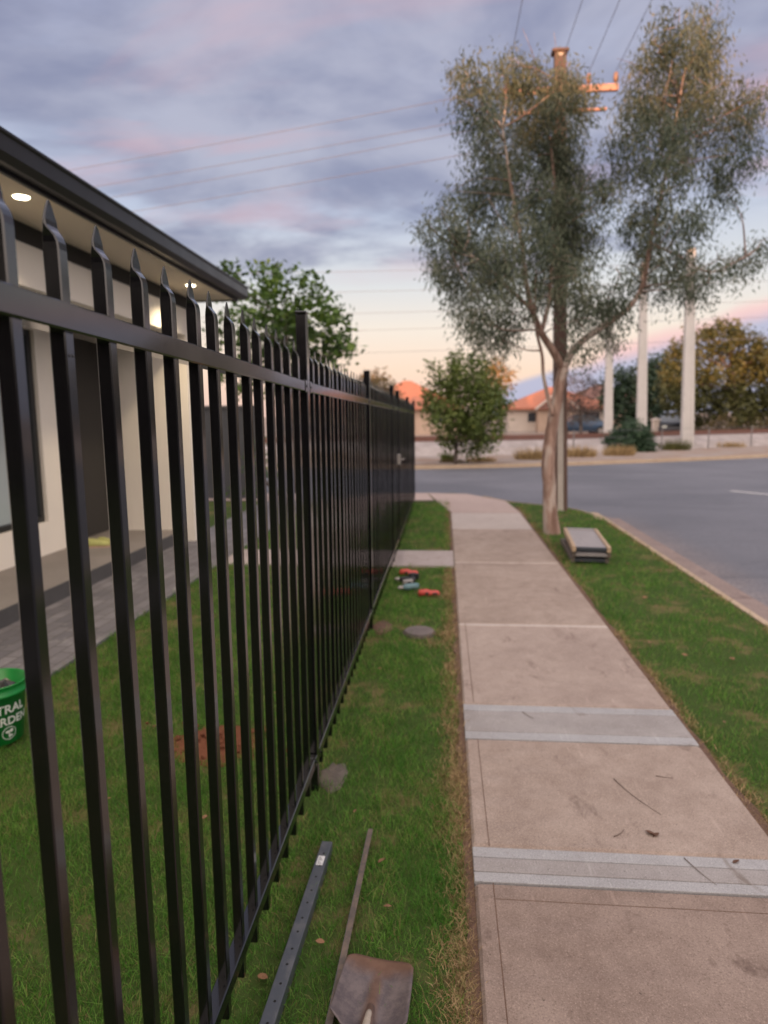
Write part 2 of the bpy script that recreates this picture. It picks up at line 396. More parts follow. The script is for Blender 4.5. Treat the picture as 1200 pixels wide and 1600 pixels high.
M['blockerdark'] = simple('blocker_dark', (.055, .04, .035), .9, .2, 2)  # colour of the added sun blocker, dark to keep picket reflections low
M['farwin'] = simple('far_window', (.03, .035, .045), .2, .1)
M['carblue'] = simple('car_paint_blue', (.045, .085, .15), .25, .05)
M['cardark'] = simple('car_paint_dark', (.015, .016, .022), .3, .05)
M['carglass'] = simple('car_glass', (.10, .12, .14), .12, .05)
M['tyre'] = simple('tyre_rubber', (.015, .015, .015), .85, .1)
M['lampred'] = simple('tail_lamp', (.35, .03, .02), .3, .05)
def ballast(t):
    p = t.pos(); v = t.new('ShaderNodeTexVoronoi'); v.inputs['Scale'].default_value = 7; t.put(v.inputs['Vector'], p); n = t.noise(p, 1.4, 4, .6)
    c = t.mix(t.smooth(n, .35, .65), (.30, .265, .25), (.40, .36, .345)); c = t.mix(t.math('MULTIPLY', v.outputs['Distance'], .35), c, (.19, .165, .155))
    return principled(t, c, .9, 0, .2, v.outputs['Distance'], .8, .05)
M['ballast'] = mat('rail_ballast', ballast)
def verge(t):
    p = t.pos(); n = t.noise(p, .8, 5, .6); f = t.noise(p, 30, 4, .7)
    return principled(t, t.mix(t.smooth(n, .35, .65), (.26, .185, .14), t.mix(f, (.24, .21, .19), (.34, .30, .275))), .95, 0, .15, f, .5, .02)
M['verge'] = mat('bare_verge', verge)
M['ground'] = mat('ground_earth', verge)
M['rail'] = simple('rust_rail', (.12, .055, .04), .8, .2, 6)
M['post'] = simple('wire_fence_post', (.16, .15, .15), .7, .1)
M['pillar'] = simple('white_pillar', (.60, .52, .46), .8, .08)
def lamp_m(t):
    e = t.new('ShaderNodeEmission'); e.inputs[0].default_value = (1, .84, .58, 1); e.inputs[1].default_value = 9.0; return e.outputs[0]
M['lamp'] = mat('downlight_glow', lamp_m)
M['orange'] = simple('orange_fruit', (.62, .20, .03), .5, .1, 10)
EUC = [(1.45, 9.85, 5.64, 0.33), (1.5, 9.85, 4.96, 0.39), (1.46, 9.33, 4.16, 0.37), (1.37, 8.91, 3.49, 0.32), (0.28, 8.5, 5.41, 0.3), (0.73, 9.09, 5.68, 0.38), (1.12, 9.14, 5.7, 0.34), (1.33, 8.48, 5.31, 0.32), (0.4, 8.49, 5.02, 0.32), (1.0, 10.2, 5.68, 0.53), (1.43, 9.57, 5.33, 0.45), (1.57, 8.82, 5.31, 0.21), (0.59, 9.18, 4.84, 0.43), (1.18, 10.15, 5.08, 0.57), (1.68, 10.02, 5.01, 0.42), (0.73, 9.92, 4.6, 0.51), (1.15, 9.11, 4.26, 0.51), (1.65, 9.29, 4.3, 0.39), (1.95, 9.62, 4.55, 0.25), (-0.04, 8.51, 3.95, 0.24), (0.29, 9.4, 4.11, 0.44), (0.04, 8.89, 3.67, 0.32), (0.44, 9.98, 3.79, 0.52), (0.79, 8.52, 3.67, 0.48), (1.4, 9.62, 3.84, 0.5), (1.87, 9.97, 3.99, 0.38), (1.91, 8.81, 4.15, 0.23), (-0.05, 10.01, 3.64, 0.26), (0.4, 9.97, 3.36, 0.47), (0.71, 8.43, 3.22, 0.4), (1.33, 9.67, 3.36, 0.33), (1.52, 8.4, 3.19, 0.3), (0.54, 9.31, 2.83, 0.33), (0.86, 9.19, 2.89, 0.29), (0.35, 8.77, 2.8, 0.21), (0.73, 8.98, 2.54, 0.19), (1.96, 9.85, 3.12, 0.32), (2.02, 8.97, 3.06, 0.28), (1.58, 8.67, 2.72, 0.21), (2.27, 9.66, 2.92, 0.25), (1.84, 9.21, 2.42, 0.11), (2.23, 9.84, 2.73, 0.19), (2.13, 8.82, 3.26, 0.18), (-0.24, 8.98, 4.01, 0.12), (0.14, 9.84, 4.64, 0.13), (0.23, 9.31, 5.89, 0.18), (0.83, 9.31, 5.97, 0.16), (1.53, 8.83, 5.53, 0.15), (2.55, 8.43, 5.81, 0.29), (3.38, 10.08, 6.66, 0.3), (2.39, 8.55, 5.66, 0.26), (3.19, 9.92, 6.17, 0.47), (2.4, 9.06, 5.66, 0.28), (3.02, 10.11, 5.87, 0.52), (3.17, 9.12, 5.43, 0.34), (2.6, 10.09, 5.72, 0.36), (2.25, 9.4, 5.08, 0.25), (2.51, 8.83, 4.92, 0.46), (3.21, 9.73, 5.24, 0.44), (3.66, 9.61, 5.47, 0.3), (3.86, 9.63, 5.21, 0.27), (3.55, 9.23, 4.74, 0.31), (3.62, 8.8, 5.2, 0.12), (2.45, 9.55, 4.82, 0.29), (2.67, 8.59, 4.44, 0.32), (3.49, 9.65, 4.65, 0.25), (3.58, 9.54, 4.38, 0.2), (2.54, 9.08, 4.21, 0.28), (2.6, 9.84, 4.1, 0.33), (2.68, 8.75, 3.81, 0.35), (3.05, 9.1, 4.01, 0.21), (2.74, 9.84, 3.73, 0.33), (2.88, 9.08, 3.52, 0.3), (3.32, 9.68, 3.47, 0.24), (3.41, 9.5, 3.27, 0.18), (3.35, 10.09, 3.3, 0.21), (3.07, 10.19, 3.41, 0.21), (3.81, 9.7, 3.54, 0.2), (4.07, 9.86, 3.69, 0.17), (3.23, 8.68, 3.38, 0.11), (2.59, 9.68, 3.37, 0.16), (4.21, 9.93, 3.87, 0.09)]
EUC_TRUNK = [(1.463, 9.3, -0.039, 0.125), (1.43, 9.3, 0.278, 0.105), (1.404, 9.3, 0.627, 0.095), (1.387, 9.3, 1.016, 0.095), (1.42, 9.3, 1.399, 0.085), (1.478, 9.3, 1.777, 0.08), (1.55, 9.3, 2.192, 0.075)]
EUC_L = [(1.551, 9.3, 2.176, 0.055), (1.386, 9.24, 2.436, 0.05), (1.242, 9.18, 2.635, 0.042), (1.115, 9.12, 2.91, 0.036), (1.021, 9.06, 3.257, 0.03), (0.951, 9.0, 3.71, 0.024), (0.817, 8.94, 4.302, 0.018), (0.686, 8.88, 5.02, 0.012)]
EUC_M = [(1.245, 9.2, 2.638, 0.03), (1.345, 9.28, 3.049, 0.027), (1.378, 9.36, 3.544, 0.024), (1.424, 9.44, 4.196, 0.018), (1.37, 9.52, 4.928, 0.014), (1.267, 9.6, 5.66, 0.008)]
EUC_R = [(1.551, 9.3, 2.176, 0.055), (1.699, 9.34, 2.44, 0.048), (1.963, 9.38, 2.66, 0.042), (2.229, 9.42, 2.831, 0.038), (2.444, 9.46, 3.01, 0.034), (2.59, 9.5, 3.297, 0.03), (2.662, 9.54, 3.784, 0.026), (2.79, 9.58, 4.423, 0.022), (2.914, 9.62, 5.131, 0.017), (3.031, 9.66, 5.903, 0.01)]
EUC_S = [(1.425, 9.25, 1.568, 0.03), (1.348, 9.22, 1.819, 0.026), (1.28, 9.19, 2.107, 0.023), (1.254, 9.16, 2.35, 0.02), (1.17, 9.13, 2.671, 0.018), (1.143, 9.1, 3.025, 0.014), (1.147, 9.07, 3.411, 0.01)]
EUC_B = [(1.113, 9.1, 2.908, 0.024), (0.846, 9.05, 3.143, 0.02), (0.558, 9.0, 3.414, 0.016), (0.235, 8.95, 3.644, 0.01)]
EUC_C = [(2.65, 9.5, 3.775, 0.018), (3.021, 9.53, 3.611, 0.015), (3.445, 9.56, 3.405, 0.012), (3.885, 9.59, 3.598, 0.008)]
GARDEN = [(-4.4, 14.32, 4.57, 0.22), (-4.56, 14.6, 4.31, 0.27), (-3.67, 14.46, 4.32, 0.35), (-4.16, 15.33, 4.04, 0.4), (-3.27, 14.17, 3.84, 0.45), (-2.79, 14.32, 4.21, 0.27), (-2.29, 13.6, 3.59, 0.31), (-2.99, 14.36, 3.39, 0.54), (-2.38, 14.74, 3.35, 0.39), (-2.33, 15.28, 3.0, 0.32), (-2.77, 15.26, 2.87, 0.57), (-4.16, 14.19, 3.58, 0.33), (-3.79, 15.38, 3.32, 0.58), (-1.92, 13.94, 2.94, 0.17), (-3.31, 15.08, 2.73, 0.57), (-4.48, 13.88, 3.3, 0.33), (-2.5, 14.33, 3.95, 0.16), (-3.02, 13.73, 4.33, 0.17), (-3.76, 15.14, 4.72, 0.17), (-4.17, 15.09, 2.88, 0.51), (-4.24, 13.85, 2.4, 0.39), (-3.48, 14.55, 2.29, 0.49), (-2.56, 14.06, 2.25, 0.4)]
SMALL = [(0.1, 22.39, 2.78, 0.51), (-0.15, 22.47, 2.18, 0.59), (0.7, 21.85, 2.74, 0.62), (1.36, 22.91, 2.58, 0.6), (1.56, 22.09, 1.91, 0.5), (0.92, 22.33, 1.85, 0.8), (0.1, 21.78, 1.56, 0.57), (1.3, 21.7, 1.35, 0.57), (0.36, 21.97, 3.35, 0.25), (1.07, 22.18, 3.19, 0.33), (-0.36, 23.0, 1.77, 0.39), (1.17, 22.95, 0.81, 0.3), (-0.41, 22.37, 3.19, 0.17), (0.62, 22.34, 1.25, 0.55), (0.17, 22.63, 0.89, 0.43), (0.91, 22.9, 0.66, 0.39), (1.33, 22.17, 0.73, 0.25)]
GOLD = [(3.81, 52.47, 5.16, 0.64), (4.29, 51.84, 4.04, 0.68), (3.32, 52.15, 4.31, 0.74), (4.8, 52.38, 4.58, 0.34), (3.56, 52.0, 3.26, 0.78)]
BROWNB = [(-4.15, 38.31, 3.76, 0.5), (-3.48, 38.32, 3.61, 0.54), (-2.83, 37.21, 3.13, 0.39), (-4.6, 37.26, 3.3, 0.46), (-3.65, 37.44, 2.78, 0.77), (-2.96, 37.54, 2.53, 0.64), (-4.19, 37.53, 2.44, 0.71)]
PURPLE = [(8.2, 49.1, 4.07, 0.74), (9.22, 49.43, 4.16, 0.93), (9.97, 50.2, 3.21, 1.13), (8.97, 50.77, 2.69, 1.05), (10.61, 49.7, 3.62, 0.56), (9.7, 49.73, 1.86, 1.03), (8.62, 49.83, 1.42, 0.75), (10.49, 50.36, 1.85, 0.66)]
DKGREEN = [(13.41, 54.68, 3.8, 1.44), (15.04, 55.06, 3.79, 1.76), (16.05, 53.7, 4.19, 1.41), (12.92, 54.5, 2.73, 1.13), (14.71, 53.62, 2.31, 1.92), (16.92, 54.78, 2.79, 1.75), (13.48, 53.35, 1.74, 1.41), (16.47, 54.89, 5.12, 1.14), (15.34, 54.01, 1.1, 1.52)]
OLIVE = [(14.76, 45.54, 4.58, 1.11), (15.72, 45.08, 5.71, 1.27), (17.02, 44.56, 6.13, 1.17), (18.56, 44.99, 5.45, 1.27), (19.25, 43.92, 5.07, 1.24), (15.05, 43.9, 3.31, 1.73), (17.36, 45.07, 3.72, 1.95), (19.25, 44.95, 3.29, 1.94), (16.57, 45.8, 1.75, 1.46), (17.75, 43.85, 1.72, 1.4), (20.2, 45.14, 1.7, 1.44), (14.67, 44.98, 2.64, 1.18), (21.24, 45.24, 4.06, 1.91), (21.91, 45.55, 2.09, 1.71), (14.36, 45.06, 5.54, 0.51), (18.0, 45.15, 6.52, 0.59), (16.39, 44.98, 6.65, 0.59)]
HEDGE = [(16.03, 43.12, 0.66, 0.57), (16.81, 42.75, 0.78, 0.64), (17.87, 43.05, 0.65, 0.57), (18.84, 43.17, 0.71, 0.65), (19.54, 42.69, 0.64, 0.64), (15.04, 43.49, 0.59, 0.41)]
SHRUB = [(7.29, 29.7, 0.4, 0.45), (7.85, 29.86, 0.66, 0.56), (8.19, 29.34, 0.46, 0.41), (6.97, 29.45, 0.25, 0.33), (7.72, 29.31, 0.3, 0.5), (8.37, 29.14, 0.3, 0.25)]
YARDB = [(-3.01, 11.21, 1.19, 0.15), (-3.2, 11.35, 0.86, 0.19), (-3.02, 11.72, 0.61, 0.18), (-3.6, 11.3, 0.32, 0.11), (-3.35, 11.61, 0.28, 0.15), (-2.77, 11.35, 0.25, 0.17)]
# ------------------------------------------------------------------ ground, roads, kerbs
def flat(name, pts, z, m, thick=None, kind='structure'):
    b = MB(); n = len(pts)
    if thick is None: b.add([(p[0], p[1], z) for p in pts], [tuple(range(n))])
    else: b.rings([[(p[0], p[1], z - thick) for p in pts], [(p[0], p[1], z) for p in pts]])
    o = b.build(name, m); tag(o, kind=kind); return o
gm = MB(); gm.add([(-900, -500, -.30), (900, -500, -.30), (900, 1500, -.30), (-900, 1500, -.30)], [(0, 1, 2, 3)]); tag(gm.build('ground', M['ground']), kind='structure')
RZ = -.11
flat('road', [(-80, -18), (2.0, -18), (60, -18), (60, 52), (30, 34.6), (12, 26.6), (8, 24.6), (4.3, 23.0), (2, 22.2), (-.9, 21.6), (-80, 19)], RZ, M['road'])
# home block: verge edge line, kerb beyond it
edge = [(-60, 13.2), (-8, 13.55), (-1.0, 14.0), (.2, 14.1), (.75, 13.5), (1.15, 12.75), (1.55, 12.35), (2.0, 11.95), (2.28, 11.35), (2.40, 10.5), (2.42, 9.0), (2.42, -16)]
flat('lawn', [(-60, -16)] + edge, -.012, M['soil'], .2)
def offset(pts, dd):
    out = []
    for i, p in enumerate(pts):
        a = Vector(pts[max(i-1, 0)]); b = Vector(pts[min(i+1, len(pts)-1)]); t = (b - a).normalized(); out.append((p[0] - t.y*dd, p[1] + t.x*dd))
    return out
def ribbon(name, pts, d0, d1, z0, z1, m, zb=-.2):
    a = offset(pts, d0); b = offset(pts, d1); k = MB()
    k.rings([[(*p, zb), (*p, z0), (*q, z1), (*q, zb)] for p, q in zip(a, b)])
    return tag(k.build(name, m), kind='structure')
def dense(pts, n=6):
    return [tuple(q[:2]) for q in smooth_line([(p[0], p[1], 0, 0) for p in pts], n)]
ed = dense(edge[4:], 6)
ribbon('kerb', ed, .0, .075, .0, -.012, M['kerb']); ribbon('kerb_gutter', ed, .075, .42, RZ + .02, RZ + .004, M['gutterconc'])
# far side
fk = [(-80, 19), (-.9, 21.6), (2, 22.2), (4.3, 23.0), (8, 24.6), (12, 26.6), (30, 34.6), (60, 52)]
ribbon('kerb', fk, .0, .16, .0, .0, M['kerb'])
flat('far_verge', offset(fk, .16) + [(200, 150), (-200, 150)], -.006, M['verge'], .2)
bk = [(-80, 24.5), (-2, 26.6), (1, 26.9), (5, 27.9), (9, 30), (14, 33.2), (26, 39), (60, 58)]
kb = MB(); rg = []
for (p, q, r_, s_) in zip(bk, offset(bk, 1.3), offset(bk, 5.0), offset(bk, 6.5)): rg.append([(*p, -.1), (p[0]*.5+q[0]*.5, p[1]*.5+q[1]*.5, .30), (*q, .48), (*r_, .48), (*s_, -.1)])
kb.rings(rg); tag(kb.build('ballast_bank', M['ballast']), kind='structure')
for dd in (2.2, 3.64):
    rb = MB(); a = offset(bk, dd); b2 = offset(bk, dd + .12)
    rb.rings([[(*p, .44), (*p, .66), (*q, .66), (*q, .44)] for p, q in zip(a, b2)]); tag(rb.build('railway_track', M['rail']), kind='structure')
for (x0, y0) in ((6.15, 15.35),):
    flat('road_marking', [(x0, y0), (x0 + .85, y0 - 1.25), (x0 + .98, y0 - 1.25), (x0 + .13, y0)], RZ + .004, M['paint'])

# footpath slabs (real joints between them)
XL, XR = .105, 1.225
def slab(name, y0, y1, m, x0=XL, x1=XR, z=.012, c=.006, gap=.005):
    b = MB(); b.rbox(x0, x1, y0 + gap, y1 - gap, -.12, z, c); return tag(b.build(name, m), kind='structure')
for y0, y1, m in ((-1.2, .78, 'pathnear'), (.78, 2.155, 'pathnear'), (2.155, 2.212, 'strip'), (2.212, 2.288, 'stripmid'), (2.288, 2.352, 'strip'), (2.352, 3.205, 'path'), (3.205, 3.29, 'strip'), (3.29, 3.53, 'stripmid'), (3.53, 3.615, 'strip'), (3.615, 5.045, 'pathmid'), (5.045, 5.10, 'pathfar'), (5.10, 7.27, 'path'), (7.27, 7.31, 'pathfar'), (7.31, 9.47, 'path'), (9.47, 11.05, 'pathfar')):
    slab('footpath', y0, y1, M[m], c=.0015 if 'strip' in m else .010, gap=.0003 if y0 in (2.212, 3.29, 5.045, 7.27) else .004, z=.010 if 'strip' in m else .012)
# trowelled border lines: thin raised-free grooves cut as narrow dark strips sunk in the slab edge
for (xa, ya, xb, yb, w) in ((.168, .0, .168, 2.15, .003), (.168, 2.36, .165, 3.2, .003), (.163, 3.63, .16, 5.09, .004), (.17, 2.072, 1.22, 2.067, .0022)):
    b = MB(); L = math.hypot(xb - xa, yb - ya); u = ((xb-xa)/L, (yb-ya)/L); n_ = (-u[1]*w/2, u[0]*w/2)
    b.rings([[(xa-n_[0], ya-n_[1], .004), (xa+n_[0], ya+n_[1], .004), (xa+n_[0], ya+n_[1], .0128), (xa-n_[0], ya-n_[1], .0128)], [(xb-n_[0], yb-n_[1], .004), (xb+n_[0], yb+n_[1], .004), (xb+n_[0], yb+n_[1], .0128), (xb-n_[0], yb-n_[1], .0128)]])
    tag(b.build('footpath_groove', M['edgedirt']), kind='structure')
# ramp down to the road and its splayed sides
b = MB(); b.rings([[(-.35, 14.12, -.2), (.12, 11.06, -.2), (1.23, 11.06, -.2), (1.22, 12.9, -.2), (.55, 14.2, -.2)], [(-.35, 14.08, -.004), (.12, 11.06, .012), (1.23, 11.06, .012), (1.13, 12.72, -.002), (.45, 13.9, -.004)]])
tag(b.build('kerb_ramp', M['ramp']), kind='structure')
b = MB(); b.rings([[(-60, 13.15, -.2), (-60, 13.0, -.2), (-.6, 13.25, -.2), (-.36, 14.16, -.2)], [(-60, 13.1, .0), (-60, 12.0, .005), (-.2, 12.75, .006), (-.36, 14.06, -.003)]])
tag(b.build('footpath', M['ramp']), kind='structure')
# soil margins along the footpath
for x0, x1, y0, y1 in ((.07, .104, -.5, 7.05), (.07, .104, 8.0, 12.9), (1.226, 1.26, -.5, 11.9)):
    b = MB(); k = 90; a = []
    for i in range(k):
        yy = y0 + (y1 - y0) * i / (k - 1); j = random.uniform(-.014, .014)
        if x0 > .5: a.append([(x0, yy, -.1), (x0, yy, .0), (x1 + j, yy, -.002), (x1 + j, yy, -.1)])
        else: a.append([(x0 + j, yy, -.1), (x0 + j, yy, -.002), (x1, yy, .0), (x1, yy, -.1)])
    b.rings(a); tag(b.build('path_edge_soil', M['edgedirt']), kind='structure')
# pavers: along the house, and from the gate to the footpath
flat('paved_path', [(-3.40, -4), (-2.47, -4), (-2.47, 7.1), (-2.47, 8.0), (-2.47, 12.6), (-3.40, 12.6)], .008, M['pavers'], .15)
flat('paved_path', [(-2.466, 7.12), (.10, 7.12), (.10, 7.93), (-2.466, 7.93)], .010, M['gatepave'], .15)

# ------------------------------------------------------------------ grass (stuff)
def in_any(x, y, rects):
    m = np.zeros(len(x), bool)
    for (a, b_, c, e) in rects: m |= (x > a) & (x < b_) & (y > c) & (y < e)
    return m
def blades(name, x, y, h, w, lean, tone, m, z0=-.012):
    n = len(x); th = RNG.uniform(0, 2*np.pi, n); ph = RNG.uniform(0, 2*np.pi, n)
    dx, dy = np.cos(th)*h*lean, np.sin(th)*h*lean; wx, wy = np.cos(ph)*w, np.sin(ph)*w
    hz = h*np.sqrt(np.clip(1 - lean**2, .05, 1))
    V = np.zeros((n, 5, 3)); z0 = np.full(n, z0)
    V[:, 0] = np.stack([x - wx, y - wy, z0], 1); V[:, 1] = np.stack([x + wx, y + wy, z0], 1)
    V[:, 2] = np.stack([x + dx*.35 + wx*.8, y + dy*.35 + wy*.8, z0 + hz*.62], 1); V[:, 3] = np.stack([x + dx*.35 - wx*.8, y + dy*.35 - wy*.8, z0 + hz*.62], 1)
    V[:, 4] = np.stack([x + dx, y + dy, z0 + hz], 1)
    o = quads_mesh(name, V, 5, m, None, tone, [(0, 1, 2), (0, 2, 3), (3, 2, 4)]); tag(o, kind='stuff'); return o
NOGRASS = [(-2.47, .1, 7.10, 7.95)]
DISCS = [(-1.13, 3.10, .20), (-.186, 4.886, .14), (-.50, 2.84, .055), (-.5, 5.0, .1)]
def turf(x0, x1, y0, y1, dens0):
    ys = []; xs = []; hs = []
    step = .5; yy = y0
    while yy < y1:
        dmid = max(yy + step/2, 1.6); dn = dens0*(2.2/max(dmid, 2.2))**1.45; n = int(dn*(x1-x0)*step)
        xs.append(RNG.uniform(x0, x1, n)); ys.append(RNG.uniform(yy, min(yy+step, y1), n)); hs.append(np.full(n, (max(dmid, 2.2)/2.2)**.5)); yy += step
    return np.concatenate(xs), np.concatenate(ys), np.concatenate(hs)
parts = [turf(-2.48, -.1, .4, 12.3, 27000), turf(-.1, .075, .8, 12.7, 30000), turf(1.27, 2.43, 1.4, 12.2, 16000)]
gx = np.concatenate([p[0] for p in parts]); gy = np.concatenate([p[1] for p in parts]); gs = np.concatenate([p[2] for p in parts])
keep = ~in_any(gx, gy, NOGRASS)
for (a, b_, r_) in DISCS: keep &= (gx-a)**2 + (gy-b_)**2 > (r_*RNG.uniform(.75, 1.1, len(gx)))**2
keep &= RNG.uniform(0, 1, len(gx)) < np.clip(.72 + .5*np.sin(gx*3.1 + 2.2*np.sin(gy*1.7))*np.sin(gy*2.3 + 1.7*np.sin(gx*4.3)) + .25*np.sin(gx*17)*np.sin(gy*15), .3, 1)
# follow the rounded verge corner
keep &= ~((gx > 1.2) & (gy > 12.75 - (gx-1.15)*.9) ) & ~((gx > 2.0) & (gy > 11.9 - (gx-2.0)*1.9)) & ~((gx > 2.36) & (gy > 10.8))
gx, gy, gs = gx[keep], gy[keep], gs[keep]
n = len(gx); clump = .5 + .5*np.sin(gx*23.1 + 3*np.sin(gy*7.3))*np.sin(gy*19.7 + 2*np.sin(gx*11.1))
h = RNG.gamma(6, .0048, n)*(.65 + .7*clump)*gs**.5; h *= np.where(RNG.uniform(0, 1, n) < .06, 1.7, 1.0); h = np.clip(h, .008, .085); lean = np.clip(RNG.normal(.68, .18, n), .1, .95)
blades('grass', gx, gy, h, .00105*gs*RNG.uniform(.6, 1.3, n), lean, RNG.uniform(0, 1, n), M['grass'])
# straw along the path edges and around the lid
def strip_pts(x, s, y0, y1, n): return np.clip(RNG.normal(x, s, n), x - 2*s, x + 2*s), RNG.uniform(y0, y1, n)
sx, sy = [], []
for a in ((.068, .02, .6, 3.2, 11000), (.03, .035, .8, 3.4, 6000), (.05, .032, 3.2, 7.0, 6500), (.055, .03, 8.0, 12.4, 1500), (1.265, .03, 1.6, 5, 3600), (1.285, .04, 5, 12, 2200), (2.40, .03, 2, 10.5, 2000)):
    p, q = strip_pts(*a); sx.append(p); sy.append(q)
n2 = 900; an = RNG.uniform(0, 6.28, n2); rr = RNG.uniform(.08, .26, n2); sx.append(-.07 + rr*.6*np.cos(an)); sy.append(4.76 + rr*.85*np.sin(an))
sx, sy = np.concatenate(sx), np.concatenate(sy); k2 = ~in_any(sx, sy, NOGRASS); k2 &= (RNG.uniform(0, 1, len(sx)) < .35 + .65*(np.sin(sy*5.3 + np.sin(sy*13)) > -.25)); sx, sy = sx[k2], sy[k2]; n2 = len(sx); sc = np.sqrt(np.maximum(sy, 2)/2)
blades('dry_grass', sx, sy, RNG.uniform(.012, .045, n2)*sc**.5, .0012*sc, np.clip(RNG.normal(.8, .12, n2), .3, .97), RNG.uniform(0, 1, n2), M['straw'])

# ------------------------------------------------------------------ steel picket fence
FX = -.565                      # centre line of the fence
def rail_z(y): return 1.748 - .018*(y-.9) if y < 2.62 else 1.717 - .008*(y-2.62)
def bot_z(y): return .145 - .006*(y-1.5) if y < 8 else .10
def picket_mesh():
    b = MB()
    def ring(z, hx, hy, xo, c):
        c = min(c, hx*.7, hy*.7)
        return [(xo+hx, -hy+c, z), (xo+hx, hy-c, z), (xo+hx-c, hy, z), (xo-hx+c, hy, z), (xo-hx, hy-c, z), (xo-hx, -hy+c, z), (xo-hx+c, -hy, z), (xo+hx-c, -hy, z)]
    prof = [(.062, .0125, .0125, 0), (1.838, .0125, .0125, 0), (1.848, .0120, .0127, -.0003), (1.856, .0102, .0136, -.0012), (1.862, .0076, .0150, -.0026),
            (1.867, .0046, .0164, -.0040), (1.872, .0028, .0172, -.0046), (1.880, .0023, .0168, -.0048), (1.891, .002, .0120, -.0048), (1.902, .0018, .0062, -.0048), (1.909, .0012, .0014, -.0048)]
    b.rings([ring(z, hx, hy, xo, .0022) for z, hx, hy, xo in prof])
    b.lathe([(.0032, 0), (.0032, .0012), (.0018, .002)], 8, 0, Matrix.Translation((.004, -.0125, .185)) @ Matrix.Rotation(R(90), 4, 'X'))
    return b
def post(parent, y, h, hw=.0215):
    b = MB(); b.rbox(-hw, hw, -hw, hw, -.15, h, .003); p = b.build('post', M['black'], parent)
    c = MB(); c.rbox(-hw-.002, hw+.002, -hw-.002, hw+.002, h + .0005, h + .012, .003); c.build('post_cap', M['black'], p)
    p.location = (FX, y, 0); return p
def rails(parent, y0, y1):
    for nm, zf in (('top_rail', rail_z), ('bottom_rail', bot_z)):
        b = MB(); hw, hh, c = .020, .0205, .003; rg = []
        for y in (y0, y1):
            z = zf(min(y, 2.6) if y0 < 2.6 else y)
            rg.append([(FX+hw, y, z-hh+c), (FX+hw, y, z+hh-c), (FX+hw-c, y, z+hh), (FX-hw+c, y, z+hh), (FX-hw, y, z+hh-c), (FX-hw, y, z-hh+c), (FX-hw+c, y, z-hh), (FX+hw-c, y, z-hh)])
        b.rings(rg); rl = b.build(nm, M['black'], parent)
        for y, s_ in ((y0, 1), (y1, -1)):
            z = zf(min(y, 2.6) if y0 < 2.6 else y); k = MB(); ya, yb = sorted((y - s_*.0008, y + s_*.034)); k.rbox(FX-.0225, FX+.0225, ya, yb, z-.0235, z+.0235, .002)
            k.lathe([(.004, 0), (.004, .002), (.0022, .0032)], 8, 0, Matrix.Translation((FX+.0225, (ya+yb)/2, z)) @ Matrix.Rotation(R(90), 4, 'Y')); k.build('bracket', M['black'], rl)
pk0 = None
def pickets(parent, ys):
    global pk0
    for y in ys:
        if pk0 is None: p = pk0 = picket_mesh().build('picket', M['black'], parent)
        else: p = pk0.copy(); COL.objects.link(p); p.parent = parent
        p.location = (FX, y, rail_z(y) - 1.742 + random.uniform(-.002, .002)); p.rotation_euler = (random.uniform(-.002, .002), random.uniform(-.002, .002), random.uniform(-.02, .02))
        if abs(y - .992) < .01:
            sc = MB()
            for dy in (-.004, .006): sc.lathe([(.0026, 0), (.0026, .001), (.0012, .0014)], 8, 0, Matrix.Translation((.0125, dy, 1.688)) @ Matrix.Rotation(R(90), 4, 'Y'))
            sc.build('screw', M['screw'], p)
NY = [.992 + .1337*k for k in range(-7, 13)]
fence = empty('picket_fence', (0, 0, 0), 0, 'long black steel picket fence with spear tops, the near run up to the gate', 'fence')
pickets(fence, NY); post(fence, 2.735, 1.998)
rails(fence, -.2, 2.707); rails(fence, 2.763, 4.972); rails(fence, 5.028, 7.27)
span = lambda a, b_, n_: [a + (b_-a)*(k+1)/(n_+1) for k in range(n_)]
pickets(fence, span(2.76, 4.975, 16)); post(fence, 5.0, 1.91); pickets(fence, span(5.025, 7.275, 16)); post(fence, 7.30, 1.90)
gate = empty('picket_gate', (0, 0, 0), 0, 'narrow black picket gate in the fence at the end of the grey paver path', 'gate')
rails(gate, 7.36, 8.14); pickets(gate, span(7.37, 8.13, 5))
for y in (7.345, 8.155):
    b = MB(); b.rbox(-.016, .016, -.014, .014, .11, 1.70, .002); s_ = b.build('gate_stile', M['black'], gate); s_.location = (FX, y, 0)
b = MB(); b.rbox(-.01, .04, -.03, .03, 1.02, 1.14, .004); b.tube([(.03, 0, 1.08), (.075, 0, 1.08), (.075, .09, 1.08)], .008, 8); l_ = b.build('latch', M['greymetal'], gate); l_.location = (FX, 8.10, 0)
ff = empty('picket_fence', (0, 0, 0), 0, 'far end of the black picket fence, beyond the gate near the street corner', 'fence')
post(ff, 8.22, 1.88); rails(ff, 8.25, 10.33); pickets(ff, span(8.25, 10.33, 16)); post(ff, 10.36, 1.86); rails(ff, 10.39, 12.45); pickets(ff, span(10.39, 12.45, 16)); post(ff, 12.48, 1.85)
